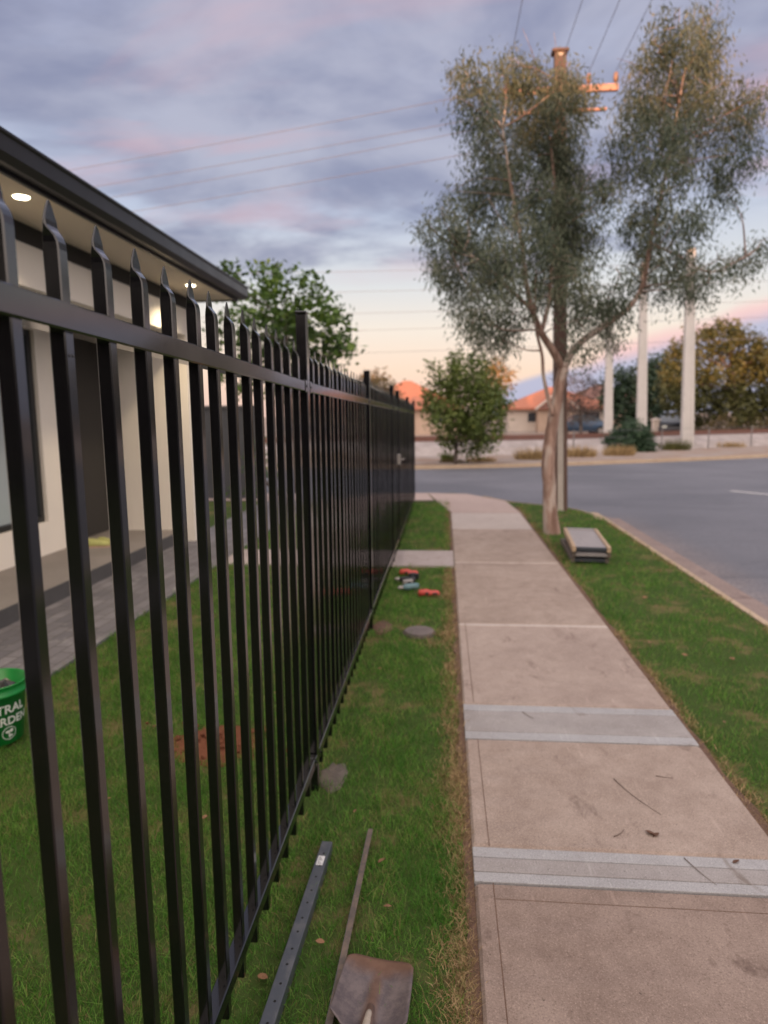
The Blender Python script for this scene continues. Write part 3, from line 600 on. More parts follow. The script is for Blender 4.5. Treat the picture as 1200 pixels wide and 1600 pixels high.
# rough concrete footings at two posts
def lump(name, loc, rx, ry, h, m, label, cat, seed, kind=None, n=22, group=None):
    rnd = random.Random(seed); b = MB(); rg = []
    off = [rnd.uniform(.82, 1.14) for _ in range(n)]
    for k, (s_, zz) in enumerate(((1.0, -.05), (1.0, .25), (.86, .7), (.55, .95), (.18, 1.0))):
        rg.append([(rx*s_*off[i]*math.cos(6.2832*i/n)*rnd.uniform(.93, 1.07), ry*s_*off[i]*math.sin(6.2832*i/n)*rnd.uniform(.93, 1.07), h*zz*rnd.uniform(.8, 1.15) if zz > 0 else -.04) for i in range(n)])
    b.rings(rg); o = b.build(name, m, None, True); o.location = loc; return tag(o, label, cat, group, kind)
lump('concrete_footing', (-.495, 2.84, -.012), .062, .13, .014, M['footing'], 'rough grey concrete footing at the foot of the tall nearest fence post', 'footing', 3)
lump('concrete_footing', (-.47, 5.02, -.012), .085, .16, .014, M['edgedirt'], 'brown earthy footing by the fence beside the round cover', 'footing', 4)

# ------------------------------------------------------------------ house on the left
def part(name, m, parent, *boxes, c=0.0):
    b = MB()
    for q in boxes: (b.rbox(*q, c) if c else b.box(*q))
    return b.build(name, m, parent)
house = empty('house', (-4.2, 3, 0), 0, 'single storey cream rendered house with black gutter behind the fence', 'house')
house.location = (0, 0, 0)
WX = -4.27
wl = MB()
wl.box(WX-.25, WX, -4, 4.4, .0, 3.08); wl.box(WX-.25, WX, 4.4, 6.93, .0, .50); wl.box(WX-.25, WX, 4.4, 6.93, 2.52, 3.08)
wl.box(WX-.25, WX, 6.93, 7.26, .0, 3.08); wl.box(WX-.25, WX, 7.26, 8.26, 2.62, 3.08); wl.box(WX-.25, WX, 8.26, 8.46, 2.62, 3.08)
wl.box(WX-.25, -3.225, 8.462, 8.72, .0, 3.078); wl.box(-12, WX-.252, 8.40, 8.70, 0, 3.07)
wl.build('wall', M['wall'], house)
dr = part('door', M['darkwall'], house, (WX-.16, WX-.10, 7.265, 8.455, .16, 2.615)); b = MB(); b.tube([(WX-.05, 7.40, .95), (WX-.05, 7.40, 1.75)], .014, 8); b.tube([(WX-.10, 7.40, 1.0), (WX-.05, 7.40, 1.0)], .01, 6); b.tube([(WX-.10, 7.40, 1.7), (WX-.05, 7.40, 1.7)], .01, 6); b.build('handle', M['greymetal'], dr)
win = part('window', M['blind'], house, (WX-.12, WX-.10, 4.45, 6.88, .55, 2.47))
part('frame', M['alu'], win, (WX-.15, WX-.04, 4.402, 4.46, .502, 2.518), (WX-.15, WX-.04, 6.86, 6.928, .502, 2.518), (WX-.15, WX-.04, 4.46, 6.86, .502, .56), (WX-.15, WX-.04, 4.46, 6.86, 2.46, 2.518), (WX-.15, WX-.042, 5.64, 5.70, .56, 2.46))
part('beam', M['wall'], house, (-3.42, -3.222, -4, 8.46, 2.615, 2.94))
part('beam_dark_band', M['darkwall'], house, (-3.42, -3.205, -4, 8.73, 2.942, 3.079))  # dark band along the top of the beam
part('porch_ceiling', M['darkwall'], house, (WX, -3.422, -4, 8.46, 2.64, 2.66))  # ceiling coloured near black to stand for the porch shade
part('soffit', M['soffit'], house, (-3.44, -2.66, -4, 8.78, 3.08, 3.10))
part('fascia', M['gutter'], house, (-2.66, -2.635, -4, 8.80, 3.062, 3.25), (-3.6, -2.66, 8.78, 8.805, 3.062, 3.25))
b = MB(); rg = []
for y in (-4, 8.84): rg.append([(-2.633, y, 3.085), (-2.56, y, 3.085), (-2.515, y, 3.12), (-2.515, y, 3.215), (-2.50, y, 3.225), (-2.50, y, 3.24), (-2.53, y, 3.24), (-2.53, y, 3.13), (-2.57, y, 3.10), (-2.633, y, 3.10)])
b.rings(rg); b.build('gutter', M['gutter'], house)
b = MB(); b.add([(-2.62, -4, 3.252), (-2.62, 8.96, 3.252), (-8, 5.5, 5.3), (-8, -4, 5.3)], [(0, 1, 2, 3)]); b.add([(-2.62, 8.96, 3.252), (-13.4, 8.96, 3.252), (-8, 5.5, 5.3)], [(0, 1, 2)]); b.add([(-13.4, 8.96, 3.252), (-13.4, -4, 3.252), (-8, -4, 5.3), (-8, 5.5, 5.3)], [(0, 1, 2, 3)]); b.build('roof', M['roof'], house)
sl_ = part('porch_slab', M['porch'], house, (WX - .2, -3.40, -4, 8.95, -.1, .15)); part('slab_edge', M['porchedge'], sl_, (-3.399, -3.385, -4, 8.95, -.1, .148))
for (lx, ly) in ((-2.83, 1.4), (-2.83, 4.58), (-2.86, 7.74)):
    b = MB(); b.lathe([(.052, 3.0795), (.058, 3.074), (.062, 3.0795)], 24, 0, Matrix.Translation((lx, ly, 0))); dl = b.build('downlight', M['white'], house)
    b = MB(); b.lathe([(.050, 3.0785), (.048, 3.069), (.02, 3.066)], 24, 0, Matrix.Translation((lx, ly, 0))); b.build('lens', M['lamp'], dl)
    ld = bpy.data.lights.new('downlight_lamp', 'SPOT'); ld.energy = 75; ld.spot_size = R(130); ld.spot_blend = .8; ld.color = (1, .80, .52); ld.shadow_soft_size = .05
    lo = bpy.data.objects.new('downlight_lamp', ld); COL.objects.link(lo); lo.location = (lx, ly, 3.05); lo.parent = dl
# pair of shoes by the door
def shoe(loc, rz, label):
    e = empty('shoe', loc, rz, label, 'shoe', 'pair of shoes by the door'); b = MB(); rg = []
    for (y, w, h) in ((-.14, .02, .05), (-.12, .034, .085), (-.06, .036, .085), (-.01, .038, .075), (.06, .046, .055), (.11, .042, .045), (.145, .015, .03)):
        rg.append([(w*math.cos(a), y, .018 + max(0, math.sin(a))*h) for a in [math.pi*k/8 for k in range(9)]])
    b.rings(rg); b.build('upper', M['shoe'], e, True); b = MB()
    b.rings([[(w, y, .018), (w, y, .0), (-w, y, .0), (-w, y, .018)] for (y, w) in ((-.145, .025), (-.11, .038), (0, .04), (.07, .05), (.12, .045), (.155, .015))]); b.build('sole', M['shoesole'], e)
    return e
shoe((-3.93, 7.30, .15), R(-70), 'lime yellow shoe on the porch, the one nearer the wall'); shoe((-3.83, 7.36, .15), R(-95), 'lime yellow shoe on the porch, the one nearer the step')

# dark sheet side fence, bushes beyond the house
b = MB(); k = 60; rg = []
for i in range(k):
    u = i/(k-1); x_ = -9 + 5.35*u; dy = .02 if (i % 4) < 2 else -.02; rg.append([(x_, 13+dy, -.05), (x_, 13+dy, 1.78), (x_, 13.01+dy, 1.78), (x_, 13.01+dy, -.05)])
b.rings(rg); sf = b.build('sheet_panel', M['colorbond']); se = empty('sheet_fence', (0, 0, 0), 0, 'dark grey sheet metal fence behind the house corner', 'fence'); sf.parent = se
part('cap_rail', M['colorbond'], se, (-9, -3.65, 12.96, 13.05, 1.782, 1.82)); part('post', M['colorbond'], se, (-3.648, -3.58, 12.96, 13.06, -.05, 1.84))

# ------------------------------------------------------------------ tools to build foliage
def foliage(cl, per, ln, wd, droop=.5, twig=.13, shell=.5, npt=9):
    P = []; tone = []
    cl = np.array(cl)
    for cx, cy, cz, r in cl:
        nt = max(4, int(per*(r/.4)**2))
        u = RNG.normal(0, 1, (nt, 3)); u /= np.linalg.norm(u, axis=1)[:, None]
        rad = r*RNG.uniform(shell**2, 1.15, nt)**.5
        c = np.array([cx, cy, cz]) + u*rad[:, None]*np.array([1, 1, .95])
        t0 = RNG.uniform(.02, .85, nt)
        for k in range(npt):
            P.append(c + RNG.normal(0, twig*.55, (nt, 3)) - np.array([0, 0, 1])*droop*twig*abs(RNG.normal(0, .8, (nt, 1)))); tone.append(np.clip(t0 + RNG.normal(0, .12, nt), 0, 1))
    P = np.concatenate(P); tone = np.concatenate(tone); n = len(P)
    d_ = RNG.normal(0, 1, (n, 3)); d_[:, 2] = d_[:, 2]*.6 - droop*1.6; d_ /= np.linalg.norm(d_, axis=1)[:, None]
    q = np.cross(d_, RNG.normal(0, 1, (n, 3))); q /= np.linalg.norm(q, axis=1)[:, None]
    L = ln*RNG.uniform(.6, 1.3, n)[:, None]; w_ = wd*RNG.uniform(.7, 1.3, n)[:, None]
    V = np.stack([P, P + d_*L*.45 + q*w_, P + d_*L, P + d_*L*.45 - q*w_], 1)
    return V, tone
def limb(b, pts, n=10, sub=5, mi=0, wob=0.0):
    L = smooth_line(pts, sub); rnd = random.Random(len(pts)); b.tube([(p[0] + rnd.uniform(-wob, wob), p[1] + rnd.uniform(-wob, wob), p[2]) for p in L], [max(.003, p[3]) for p in L], n, mi)
    return L
def twigs(b, skel, cl, r0=.012, sag=.1):
    sk = np.array([s_[:3] for s_ in skel])
    for cx, cy, cz, r in cl:
        c = np.array([cx, cy, cz]); dd = np.linalg.norm(sk - c, axis=1) + np.where(sk[:, 2] > cz - .1, .6, 0); a = sk[int(dd.argmin())]
        mid = (a + c)/2 + RNG.normal(0, .06, 3)*np.linalg.norm(c - a); b.tube([tuple(p[:3]) for p in smooth_line([(*a, 0), (*mid, 0), (*c, 0)], 4)], [r0*(1 - .75*k/8) for k in range(9)], 5)
        for _ in range(3):
            e = c + RNG.normal(0, 1, 3)*r*.6; m2 = (c+e)/2 + RNG.normal(0, .03, 3); b.tube([tuple(c), tuple(m2), tuple(e)], [r0*.35, r0*.25, r0*.12], 4)
def tree(name, base, cl, lm, label, cat, per, ln, wd, bark_='barkdark', r0=.1, group=None, droop=.3, twig=.16, stems=1, shell=.5, npt=9):
    e = empty(name, base, 0, label, cat, group); b = MB(); skel = []; C = np.array(cl); ctr = C[:, :3].mean(0); B = np.array(base, float)
    for s_ in range(stems):
        tgt = ctr + (RNG.normal(0, .3, 3)*np.array([1, 1, .2])*C[:, 3].mean()*2 if stems > 1 else 0); o_ = np.array([RNG.uniform(-.1, .1), RNG.uniform(-.1, .1), 0])*(stems > 1)
        pts = [(*(B + o_ + (0, 0, -.05)), r0), (*(B + o_ + (tgt-B)*.3 + RNG.normal(0, .04, 3)), r0*.8), (*(B + (tgt-B)*.65), r0*.6), (*tgt, r0*.35)]; skel += [tuple(q) for q in limb(b, pts, 8, 4)]
    twigs(b, skel, cl, r0*.22); tr = b.build('trunk', M[bark_], e, True); tr.matrix_parent_inverse = Matrix.Translation(-Vector(base))
    V, tone = foliage(cl, per, ln, wd, droop, twig, shell, npt); f = quads_mesh('crown', V, 4, M[lm], e, tone); f.matrix_parent_inverse = Matrix.Translation(-Vector(base))
    return e

# street eucalypt on the right verge
base = Vector((1.45, 9.30, 0)); eu = empty('eucalyptus_tree', base, 0, 'tall slender eucalypt with pinkish bare trunk on the grass verge', 'tree')
b = MB(); sk = []
tk = list(EUC_TRUNK); tk[0] = (*tk[0][:2], -.08, .135); tk = [(a, b_, c, r*.92) for a, b_, c, r in tk]
sk += limb(b, tk, 12, 5, 0, .006)
for L_ in (EUC_L, EUC_M, EUC_R, EUC_S, EUC_B, EUC_C): sk += limb(b, L_, 8, 5)
twigs(b, [s_ for s_ in sk if s_[2] > 2.4], EUC, .013)
t_ = b.build('trunk', M['bark'], eu, True); t_.matrix_parent_inverse = Matrix.Translation(-base)
V, tone = foliage([(a, b_, c, r*.93) for a, b_, c, r in EUC], 31, .086, .0080, .95, .15, .2, 52); c_ = quads_mesh('crown', V, 4, M['euc'], eu, tone); c_.matrix_parent_inverse = Matrix.Translation(-base)

tree('garden_tree', (-3.2, 14.5, 0), GARDEN, 'lemon', 'leafy bright green tree rising behind the house gutter and the fence', 'tree', 27, .14, .042, r0=.09, droop=-.35, twig=.15)
tree('street_tree', (.36, 22.4, 0), SMALL, 'smalltree', 'small bushy green tree on the far kerb across the street', 'tree', 36, .15, .04, r0=.07, droop=.2, twig=.2)
tree('sunlit_tree', (4.2, 52, 0), GOLD, 'gold', 'golden sunlit tree top behind the small green street tree', 'tree', 9, .3, .08, r0=.15, twig=.35, npt=8)
tree('brown_tree', (-3.6, 38, 0), BROWNB, 'brownleaf', 'brownish round tree beyond the fence end, left of the orange roof', 'tree', 12, .22, .06, r0=.12, twig=.3, npt=8)
tree('bare_tree', (9.7, 50, 0), PURPLE, 'purple', 'dull purple brown thin tree in front of the brown tiled roof', 'tree', 6, .26, .04, r0=.13, twig=.35, npt=7)
tree('evergreen_tree', (15, 54, 0), DKGREEN, 'dkgreen', 'dark green dense tree behind the middle concrete pole', 'tree', 9, .3, .09, r0=.2, twig=.35, npt=8)
tree('olive_tree', (18.5, 45, 0), OLIVE, 'olive', 'big spreading olive brown tree at the right edge across the railway', 'tree', 11, .26, .075, r0=.25, twig=.34, stems=3, npt=8)
tree('hedge', (16.5, 43, 0), HEDGE, 'brownleaf', 'low brown hedge under the big olive tree at the right', 'hedge', 12, .2, .06, r0=.05, twig=.25, stems=4, npt=8)
tree('round_shrub', (7.7, 29.5, 0), [(a, b_, c - .02, r*1.3) for a, b_, c, r in SHRUB], 'shrub', 'dark green rounded shrub at the foot of the concrete poles', 'shrub', 55, .14, .042, r0=.04, stems=3, twig=.16)
tree('garden_shrub', (-2.6, 11.5, 0), YARDB, 'lemon', 'green garden shrub seen between the fence pickets in the yard', 'shrub', 40, .09, .022, r0=.03, stems=2, twig=.12)
for (px_, py_, pz_) in ((-2.62, 11.38, 1.1), (-2.45, 11.35, .82)):
    b = MB(); b.lathe([(.004, -.04), (.028, -.03), (.04, 0), (.028, .03), (.004, .04)], 12); o = b.build('fruit', M['orange'], None, True); o.location = (px_, py_, pz_); tag(o, 'orange fruit hanging in the garden shrub behind the pickets', 'fruit', 'orange fruits in the garden shrub')
# tufts of dry grass along the far verge
def tuft(name, loc, rx, h, m, label, n_=260, group=None, cat='grass tuft'):
    a = RNG.uniform(0, 6.28, n_); r_ = rx*np.sqrt(RNG.uniform(0, 1, n_)); x_ = r_*np.cos(a); y_ = r_*np.sin(a)*.6; hh = h*RNG.uniform(.5, 1.1, n_)*(1 - .5*(r_/rx)**2); w_ = .012*RNG.uniform(.6, 1.4, n_); th = a + RNG.normal(0, .5, n_); le = .25 + .5*r_/rx
    V = np.stack([np.stack([x_-w_, y_, np.zeros(n_)-.02], 1), np.stack([x_+w_, y_, np.zeros(n_)-.02], 1), np.stack([x_+np.cos(th)*hh*le, y_+np.sin(th)*hh*le, hh], 1)], 1)
    o = quads_mesh(name, V, 3, m, None, RNG.uniform(0, 1, n_)); o.location = loc; return tag(o, label, cat, group)
GR = 'tufts along the far verge'
tuft('grass_tuft', (.15, 23.6, 0), .22, .42, M['smalltree'], 'green weedy tuft left of the small street tree trunk', 300, GR)
tuft('grass_tuft', (.25, 23.3, 0), .42, .17, M['brownleaf'], 'low dark brown tuft at the foot of the green weedy tuft', 240, GR)
tuft('grass_tuft', (1.25, 23.6, 0), .5, .22, M['straw'], 'low tan tuft just right of the small street tree trunk', 300, GR)
tuft('grass_tuft', (3.1, 24.6, 0), .6, .52, M['straw'], 'tall tan tuft left of the eucalypt trunk', 480, GR)
tuft('grass_tuft', (5.0, 26.0, 0), .6, .50, M['straw'], 'tall tan tuft right of the brown roadside pole', 480, GR)
tuft('grass_tuft', (6.6, 26.6, 0), .55, .50, M['straw'], 'rounded tan tuft in front of the dark green shrub', 520, GR)
tuft('grass_tuft', (9.9, 30.4, 0), .6, .60, M['olive'], 'olive and tan tuft left of the thickest concrete pole', 400, GR)
tuft('grass_tuft', (13.0, 32.6, 0), .7, .35, M['straw'], 'sparse tan tuft against the pale gravel bank at the right', 300, GR)

# ------------------------------------------------------------------ poles and wires
def ibeam_pole(name, base, top, w0, w1, dep, label, mc, ms, arm=False):
    e = empty(name, base, 0, label, 'power pole'); B, T = Vector((0, 0, -.2)), Vector(top) - Vector(base)
    def pr(nm, m, xa, xb, ya, yb):
        k = MB(); k.rings([[(p.x + q[0]*w, p.y + q[1]*dep, p.z) for q in ((xa, ya), (xb, ya), (xb, yb), (xa, yb))] for p, w in ((B, w0), (T, w1))]); return k.build(nm, m, e)
    pr('concrete_core', mc, -.24, .24, -.40, .40); pr('steel_channel', ms, -.5, -.2405, -.5, .5); pr('steel_channel', ms, .2405, .5, -.5, .5)
    return e, T
sp, T = ibeam_pole('power_pole', (1.93, 11.5, 0), (1.745, 11.5, 7.05), .22, .17, .16, 'tall brown steel and concrete power pole behind the eucalypt trunk', M['poleconc'], M['polesteel'])
b = MB(); b.rings([[(T.x*u - w*.235, -.075, z_), (T.x*u + w*.235, -.075, z_), (T.x*u + w*.235, -.06, z_), (T.x*u - w*.235, -.06, z_)] for (u, w, z_) in ((.30, .205, 2.1), (1.0, .17, 7.0))]); b.build('brown_facing', M['polesteel'], sp)
b = MB(); b.rbox(-.19, .06, -.1, .1, 7.051, 7.10, .01, 0, Matrix.Translation((T.x + .06, 0, 0))); b.build('pole_cap', M['polesteel'], sp)
b = MB(); b.rbox(-.88, .86, -.16, -.09, 6.43, 6.53, .008, 0, Matrix.Translation((T.x, 0, 0))); arm = b.build('crossarm', M['armpaint'], sp)
b = MB(); b.rbox(-.7, .7, -.15, -.09, 6.16, 6.20, .006, 0, Matrix.Translation((T.x, 0, 0))); b.build('lower_crossarm', M['armpaint'], sp)
for dx in (-.80, -.05, .42, .82):
    b = MB(); b.lathe([(.012, 6.53), (.012, 6.56), (.04, 6.57), (.03, 6.60), (.045, 6.62), (.03, 6.65), (.035, 6.68), (.01, 6.70)], 10, 0, Matrix.Translation((T.x + dx, -.125, 0))); b.build('insulator', M['insul'], arm, True)
for (bx, by, tx, tz, w0, w1, lab) in ((10.86, 31.8, 10.6, 8.6, .52, .30, 'pale tapered concrete pole, the thickest and nearest of three across the street'),
                                     (10.02, 36., 9.78, 8.9, .50, .28, 'pale tapered concrete pole, middle one of three, rising behind the shrub'),
                                     (9.28, 40., 9.13, 7.6, .50, .26, 'pale tapered concrete pole, the thinnest and leftmost of three across the street')):
    pe, T2 = ibeam_pole('concrete_pole', (bx, by, 0), (tx, by, tz), w0, w1, .30, lab, M['farpole'], M['farpole']); pe['group'] = 'concrete poles by the railway'
def wire(p, q, sag, r_, label, group, n_=24):
    p, q = Vector(p), Vector(q); pts = [p.lerp(q, i/n_) - Vector((0, 0, sag*4*(i/n_)*(1-i/n_))) for i in range(n_+1)]
    b = MB(); b.tube(pts, r_, 5); o = b.build('overhead_wire', M['wire'], None, True); return tag(o, label, 'wire', group)
W1 = 'wires running overhead from the brown pole'
for (px_, z_, nm) in ((.945, 6.70, 'leftmost'), (1.70, 6.72, 'middle left'), (2.16, 6.70, 'middle right'), (2.56, 6.70, 'rightmost')):
    wire((px_, 11.38, z_), (px_ + .1, -16, z_ + .55), .12, .0045, f'thin power wire from the brown pole toward the viewer, {nm} of four', W1)
W2 = 'wires running along the cross street'
for k, (z_, z1, nm) in enumerate(((6.72, 7.2, 'highest'), (6.35, 6.75, 'second highest'), (6.2, 6.15, 'third highest'), (5.85, 5.9, 'lowest'))):
    wire((1.6, 11.55, z_), (-34, 21, z1), .35, .0045, f'faint power wire sloping left from the brown pole across the sky, {nm} of four', W2)
W3 = 'railway wires near the horizon'
for k, z_ in enumerate((8.2, 7.3, 6.3, 5.5, 4.4)):
    wire((-40, 27+k*.4, z_ - .6), (48, 46+k*.4, z_ + 2.6), .25, .010, f'thin railway wire low in the sky, {("highest","second highest","middle","second lowest","lowest")[k]} of five level wires', W3, 30)

# ------------------------------------------------------------------ houses, cars, pillars and fence posts across the railway
def far_house(loc, w, dep, hw, hr, wm, rm, label, gable=None):
    e = empty('far_house', loc, 0, label, 'house'); part('wall', wm, e, (0, w, 0, dep, -.3, hw))
    b = MB(); o_ = .5; g = min(w, dep)/2
    b.rings([[(-o_, -o_, hw+.002), (w+o_, -o_, hw+.002), (w+o_, dep+o_, hw+.002), (-o_, dep+o_, hw+.002)], [(-o_, -o_, hw+.15), (w+o_, -o_, hw+.15), (w+o_, dep+o_, hw+.15), (-o_, dep+o_, hw+.15)], [(g, dep/2-.05, hw+hr), (w-g, dep/2-.05, hw+hr), (w-g, dep/2+.05, hw+hr), (g, dep/2+.05, hw+hr)]])
    b.build('roof', rm, e)
    if gable:
        gx0, gw = gable; k = MB(); k.box(gx0, gx0+gw, -1.6, .002, -.3, hw-.02); k.build('bay_wall', M['brick'], e)
        k = MB(); a, c2 = gx0-.3, gx0+gw+.3; m_ = (a+c2)/2; pk = hw + hr*.72
        k.rings([[(a, -2.0, hw), (c2, -2.0, hw), (m_, -2.0, pk)], [(a, dep/2-.3, hw), (c2, dep/2-.3, hw), (m_, dep/2-.3, pk)]]); k.build('gable_roof', rm, e)
        k = MB(); k.add([(a+.25, -2.012, hw+.05), (c2-.25, -2.012, hw+.05), (m_, -2.012, pk-.2)], [(0, 1, 2)]); k.build('gable_face', M['tilesdull'], e)
        k = MB(); k.tube([(a, -2.02, hw), (m_, -2.02, pk)], .09, 6); k.tube([(m_, -2.02, pk), (c2, -2.02, hw)], .09, 6); k.build('barge_board', M['brickpale'], e)
    for wx in (w*.2, w*.75):
        f_ = part('window', M['farwin'], e, (wx, wx+1.3, -.03, .05, .9, 2.0 if hw > 2.1 else 1.7)); part('frame', M['brickpale'], f_, (wx-.08, wx+1.38, -.05, -.031, .82, .9), (wx-.08, wx+1.38, -.05, -.031, 2.0 if hw > 2.1 else 1.7, 2.08 if hw > 2.1 else 1.78))
    return e
far_house((5.4, 60, 0), 8.6, 8, 1.95, 2.05, M['brickpale'], M['tiles'], 'beige brick house with orange tiled roof and front gable across the railway', (2.4, 3.0))
far_house((10.6, 64, 0), 8.6, 8, 2.1, 2.3, M['brick'], M['tilesdull'], 'house with dull brown tiled roof behind the thin brown tree')
far_house((-7.5, 55, 0), 8.6, 8, 2.0, 2.5, M['brick'], M['tiles'], 'orange tiled roof house just past the far end of the picket fence')
def car(loc, rz, m, label):
    e = empty('parked_car', loc, rz, label, 'car', 'cars parked beyond the railway'); b = MB(); L_ = 4.3
    prof = [(-2.15, .35, .62), (-2.1, .30, .85), (-1.3, .28, .95), (-.75, .27, .98), (1.0, .27, 1.0), (1.85, .28, .98), (2.12, .32, .85), (2.15, .4, .6)]
    b.rings([[(x_, -.86, zb), (x_, -.88, (zb+zt)/2), (x_, -.80, zt), (x_, .80, zt), (x_, .88, (zb+zt)/2), (x_, .86, zb)] for x_, zb, zt in prof]); b.build('body', m, e, True)
    b = MB(); b.rings([[(x_, -y_, z0), (x_, y_, z0), (x_, y_*.84, z1), (x_, -y_*.84, z1)] for x_, y_, z0, z1 in ((-1.0, .76, .96, .98), (-.35, .76, .97, 1.42), (.9, .76, .98, 1.44), (1.65, .76, .97, 1.0))]); cb_ = b.build('cabin', M['carglass'], e)
    b = MB(); b.box(-.38, .95, -.63, .63, 1.425, 1.47); b.build('roof', m, cb_)
    for x_ in (-1.35, 1.35):
        for s_ in (-1, 1):
            k = MB(); k.lathe([(.2, -.1), (.32, -.1), (.33, 0), (.32, .1), (.2, .1)], 18, 0, Matrix.Translation((x_, s_*.80, .32)) @ Matrix.Rotation(R(90), 4, 'X')); wh = k.build('wheel', M['tyre'], e)
            k = MB(); k.lathe([(.03, -.105), (.19, -.102), (.19, .102), (.03, .105)], 14, 0, Matrix.Translation((x_, s_*.80, .32)) @ Matrix.Rotation(R(90), 4, 'X')); k.build('rim', M['greymetal'], wh)
    for s_ in (-1, 1):
        k = MB(); k.box(-2.16, -2.08, s_*.62-.14, s_*.62+.14, .62, .76); k.build('headlight', M['white'], e); k = MB(); k.box(2.08, 2.16, s_*.62-.14, s_*.62+.14, .66, .8); k.build('tail_light', M['lampred'], e)
    return e
car((9.9, 52, 0), R(8), M['carblue'], 'blue car parked behind the leftmost concrete pole'); car((15.2, 48, 0), R(80), M['cardark'], 'dark car parked under the evergreen between two white pillars')
for (x_, nm) in ((13.95, 'left'), (16.65, 'right')):
    e = empty('gate_pillar', (x_, 47, 0), 0, f'small white pillar {nm} of the dark parked car', 'pillar', 'white pillars beside the dark car'); part('shaft', M['pillar'], e, (-.2, .2, -.2, .2, -.2, 1.05), c=.02)
    b = MB(); b.rings([[(-.26, -.26, 1.052), (.26, -.26, 1.052), (.26, .26, 1.052), (-.26, .26, 1.052)], [(-.26, -.26, 1.14), (.26, -.26, 1.14), (.26, .26, 1.14), (-.26, .26, 1.14)], [(-.02, -.02, 1.26), (.02, -.02, 1.26), (.02, .02, 1.26), (-.02, .02, 1.26)]]); b.build('cap', M['pillar'], e)
rf = empty('wire_fence', (0, 0, 0), 0, 'low post and wire fence along the pale railway bank', 'fence')
fl = offset(bk, -.25)[2:-1]; pts = []
for i in range(len(fl)-1):
    a, c2 = Vector(fl[i]), Vector(fl[i+1]); m_ = max(1, int((c2-a).length/2.6)); pts += [a.lerp(c2, k/m_) for k in range(m_)]
for p in pts: b = MB(); b.tube([(p.x, p.y, -.1), (p.x, p.y, .95)], .03, 6); b.build('post', M['post'], rf)
for z_ in (.35, .62, .9): b = MB(); b.tube([(p.x, p.y, z_) for p in pts], .006, 4); b.build('wire', M['wire'], rf)
# unseen block added behind the viewer to keep low sun off the street
bh = empty('sun_blocker', (0, -15, 0), 0, 'long unseen block added behind the viewpoint to shade the street', 'house')
part('wall', M['blockerdark'], bh, (-70, 70, -9, 0, -.4, 5.6)); part('pole_sun_blocker', M['blockerdark'], bh, (2.6, 6.1, -9.02, -3.0, 0, 11.0)); b = MB(); b.rings([[(-70.6, -9.6, 5.602), (70.6, -9.6, 5.602), (70.6, .6, 5.602), (-70.6, .6, 5.602)], [(-66, -4.6, 6.6), (66, -4.6, 6.6), (66, -4.4, 6.6), (-66, -4.4, 6.6)]]); b.build('roof', M['roof'], bh)  # tall block added to keep the sun off the far poles

# ------------------------------------------------------------------ things on the grass
# bucket
bk_e = empty('bucket', (-2.25, 3.06, 0), 0, 'green plastic bucket with white print standing on the lawn', 'bucket')
H_, RB, RT = .315, .118, .152
b = MB(); b.lathe([(RB*.9, .0), (RB, .008), (RB + (RT-RB)*.80, H_*.80), (RT+.006, H_*.80+.003), (RT+.008, H_*.86), (RT+.001, H_*.865), (RT+.002, H_-.012), (RT+.008, H_-.004), (RT+.004, H_), (RT-.003, H_-.004), (RB-.004, .012), (.005, .012)], 48); b.build('body', M['green'], bk_e, True)
b = MB(); rnd = random.Random(5); b.rings([[(RT*.93*s_*math.cos(6.2832*i/20)*rnd.uniform(.9, 1.0), RT*.93*s_*math.sin(6.2832*i/20)*rnd.uniform(.9, 1.0), zz + rnd.uniform(-.02, .025)) for i in range(20)] for s_, zz in ((.80, .14), (.93, .24), (.75, .275), (.45, .285), (.1, .27))]); b.build('bin_liner', M['bag'], bk_e)
b = MB(); b.tube([(RT*1.05*math.cos(a), RT*1.05*math.sin(a)*.92, H_*.84 - .11*math.sin(a)) for a in [math.pi + math.pi*k/16 for k in range(17)]], .003, 6)
def wrap_text(txt, size, z_, ang, name):
    cu = bpy.data.curves.new('text', 'FONT'); cu.body = txt; cu.size = size; cu.align_x = 'CENTER'; cu.extrude = .0006; cu.offset = size*.022; cu.resolution_u = 3
    to = bpy.data.objects.new('text', cu); COL.objects.link(to); dg = bpy.context.evaluated_depsgraph_get(); dg.update()
    me = bpy.data.meshes.new_from_object(to.evaluated_get(dg)); bpy.data.objects.remove(to)
    bm = bmesh.new(); bm.from_mesh(me); bmesh.ops.subdivide_edges(bm, edges=[e for e in bm.edges if e.calc_length() > .012], cuts=2); 
    for v in bm.verts:
        zz = z_ + v.co.y; r_ = RB + (RT-RB)*zz/H_ + .0012 + v.co.z; a = ang + v.co.x/r_; v.co = (r_*math.cos(a), r_*math.sin(a), zz)
    bm.to_mesh(me); bm.free(); return link_mesh(name, me, M['white'], bk_e)
A0 = math.atan2(-3.06, 2.30)
wrap_text('STRAL', .062, .172, A0 + .42, 'lettering'); wrap_text('GARDEN', .058, .112, A0 + .36, 'lettering')
b = MB()
def on_bucket(u, v, z_, ang, off=.0014):
    zz = z_ + v; r_ = RB + (RT-RB)*zz/H_ + off; a = ang + u/r_; return (r_*math.cos(a), r_*math.sin(a), zz)
ae = A0 + .42; ze = .066
rg = [[on_bucket(rr*math.cos(t_), rr*math.sin(t_), ze, ae, o_) for rr, o_ in ((.031, .0006), (.031, .0018), (.034, .0018), (.034, .0006))] for t_ in [6.2832*k/40 for k in range(41)]]
b.rings(rg, 0, False)
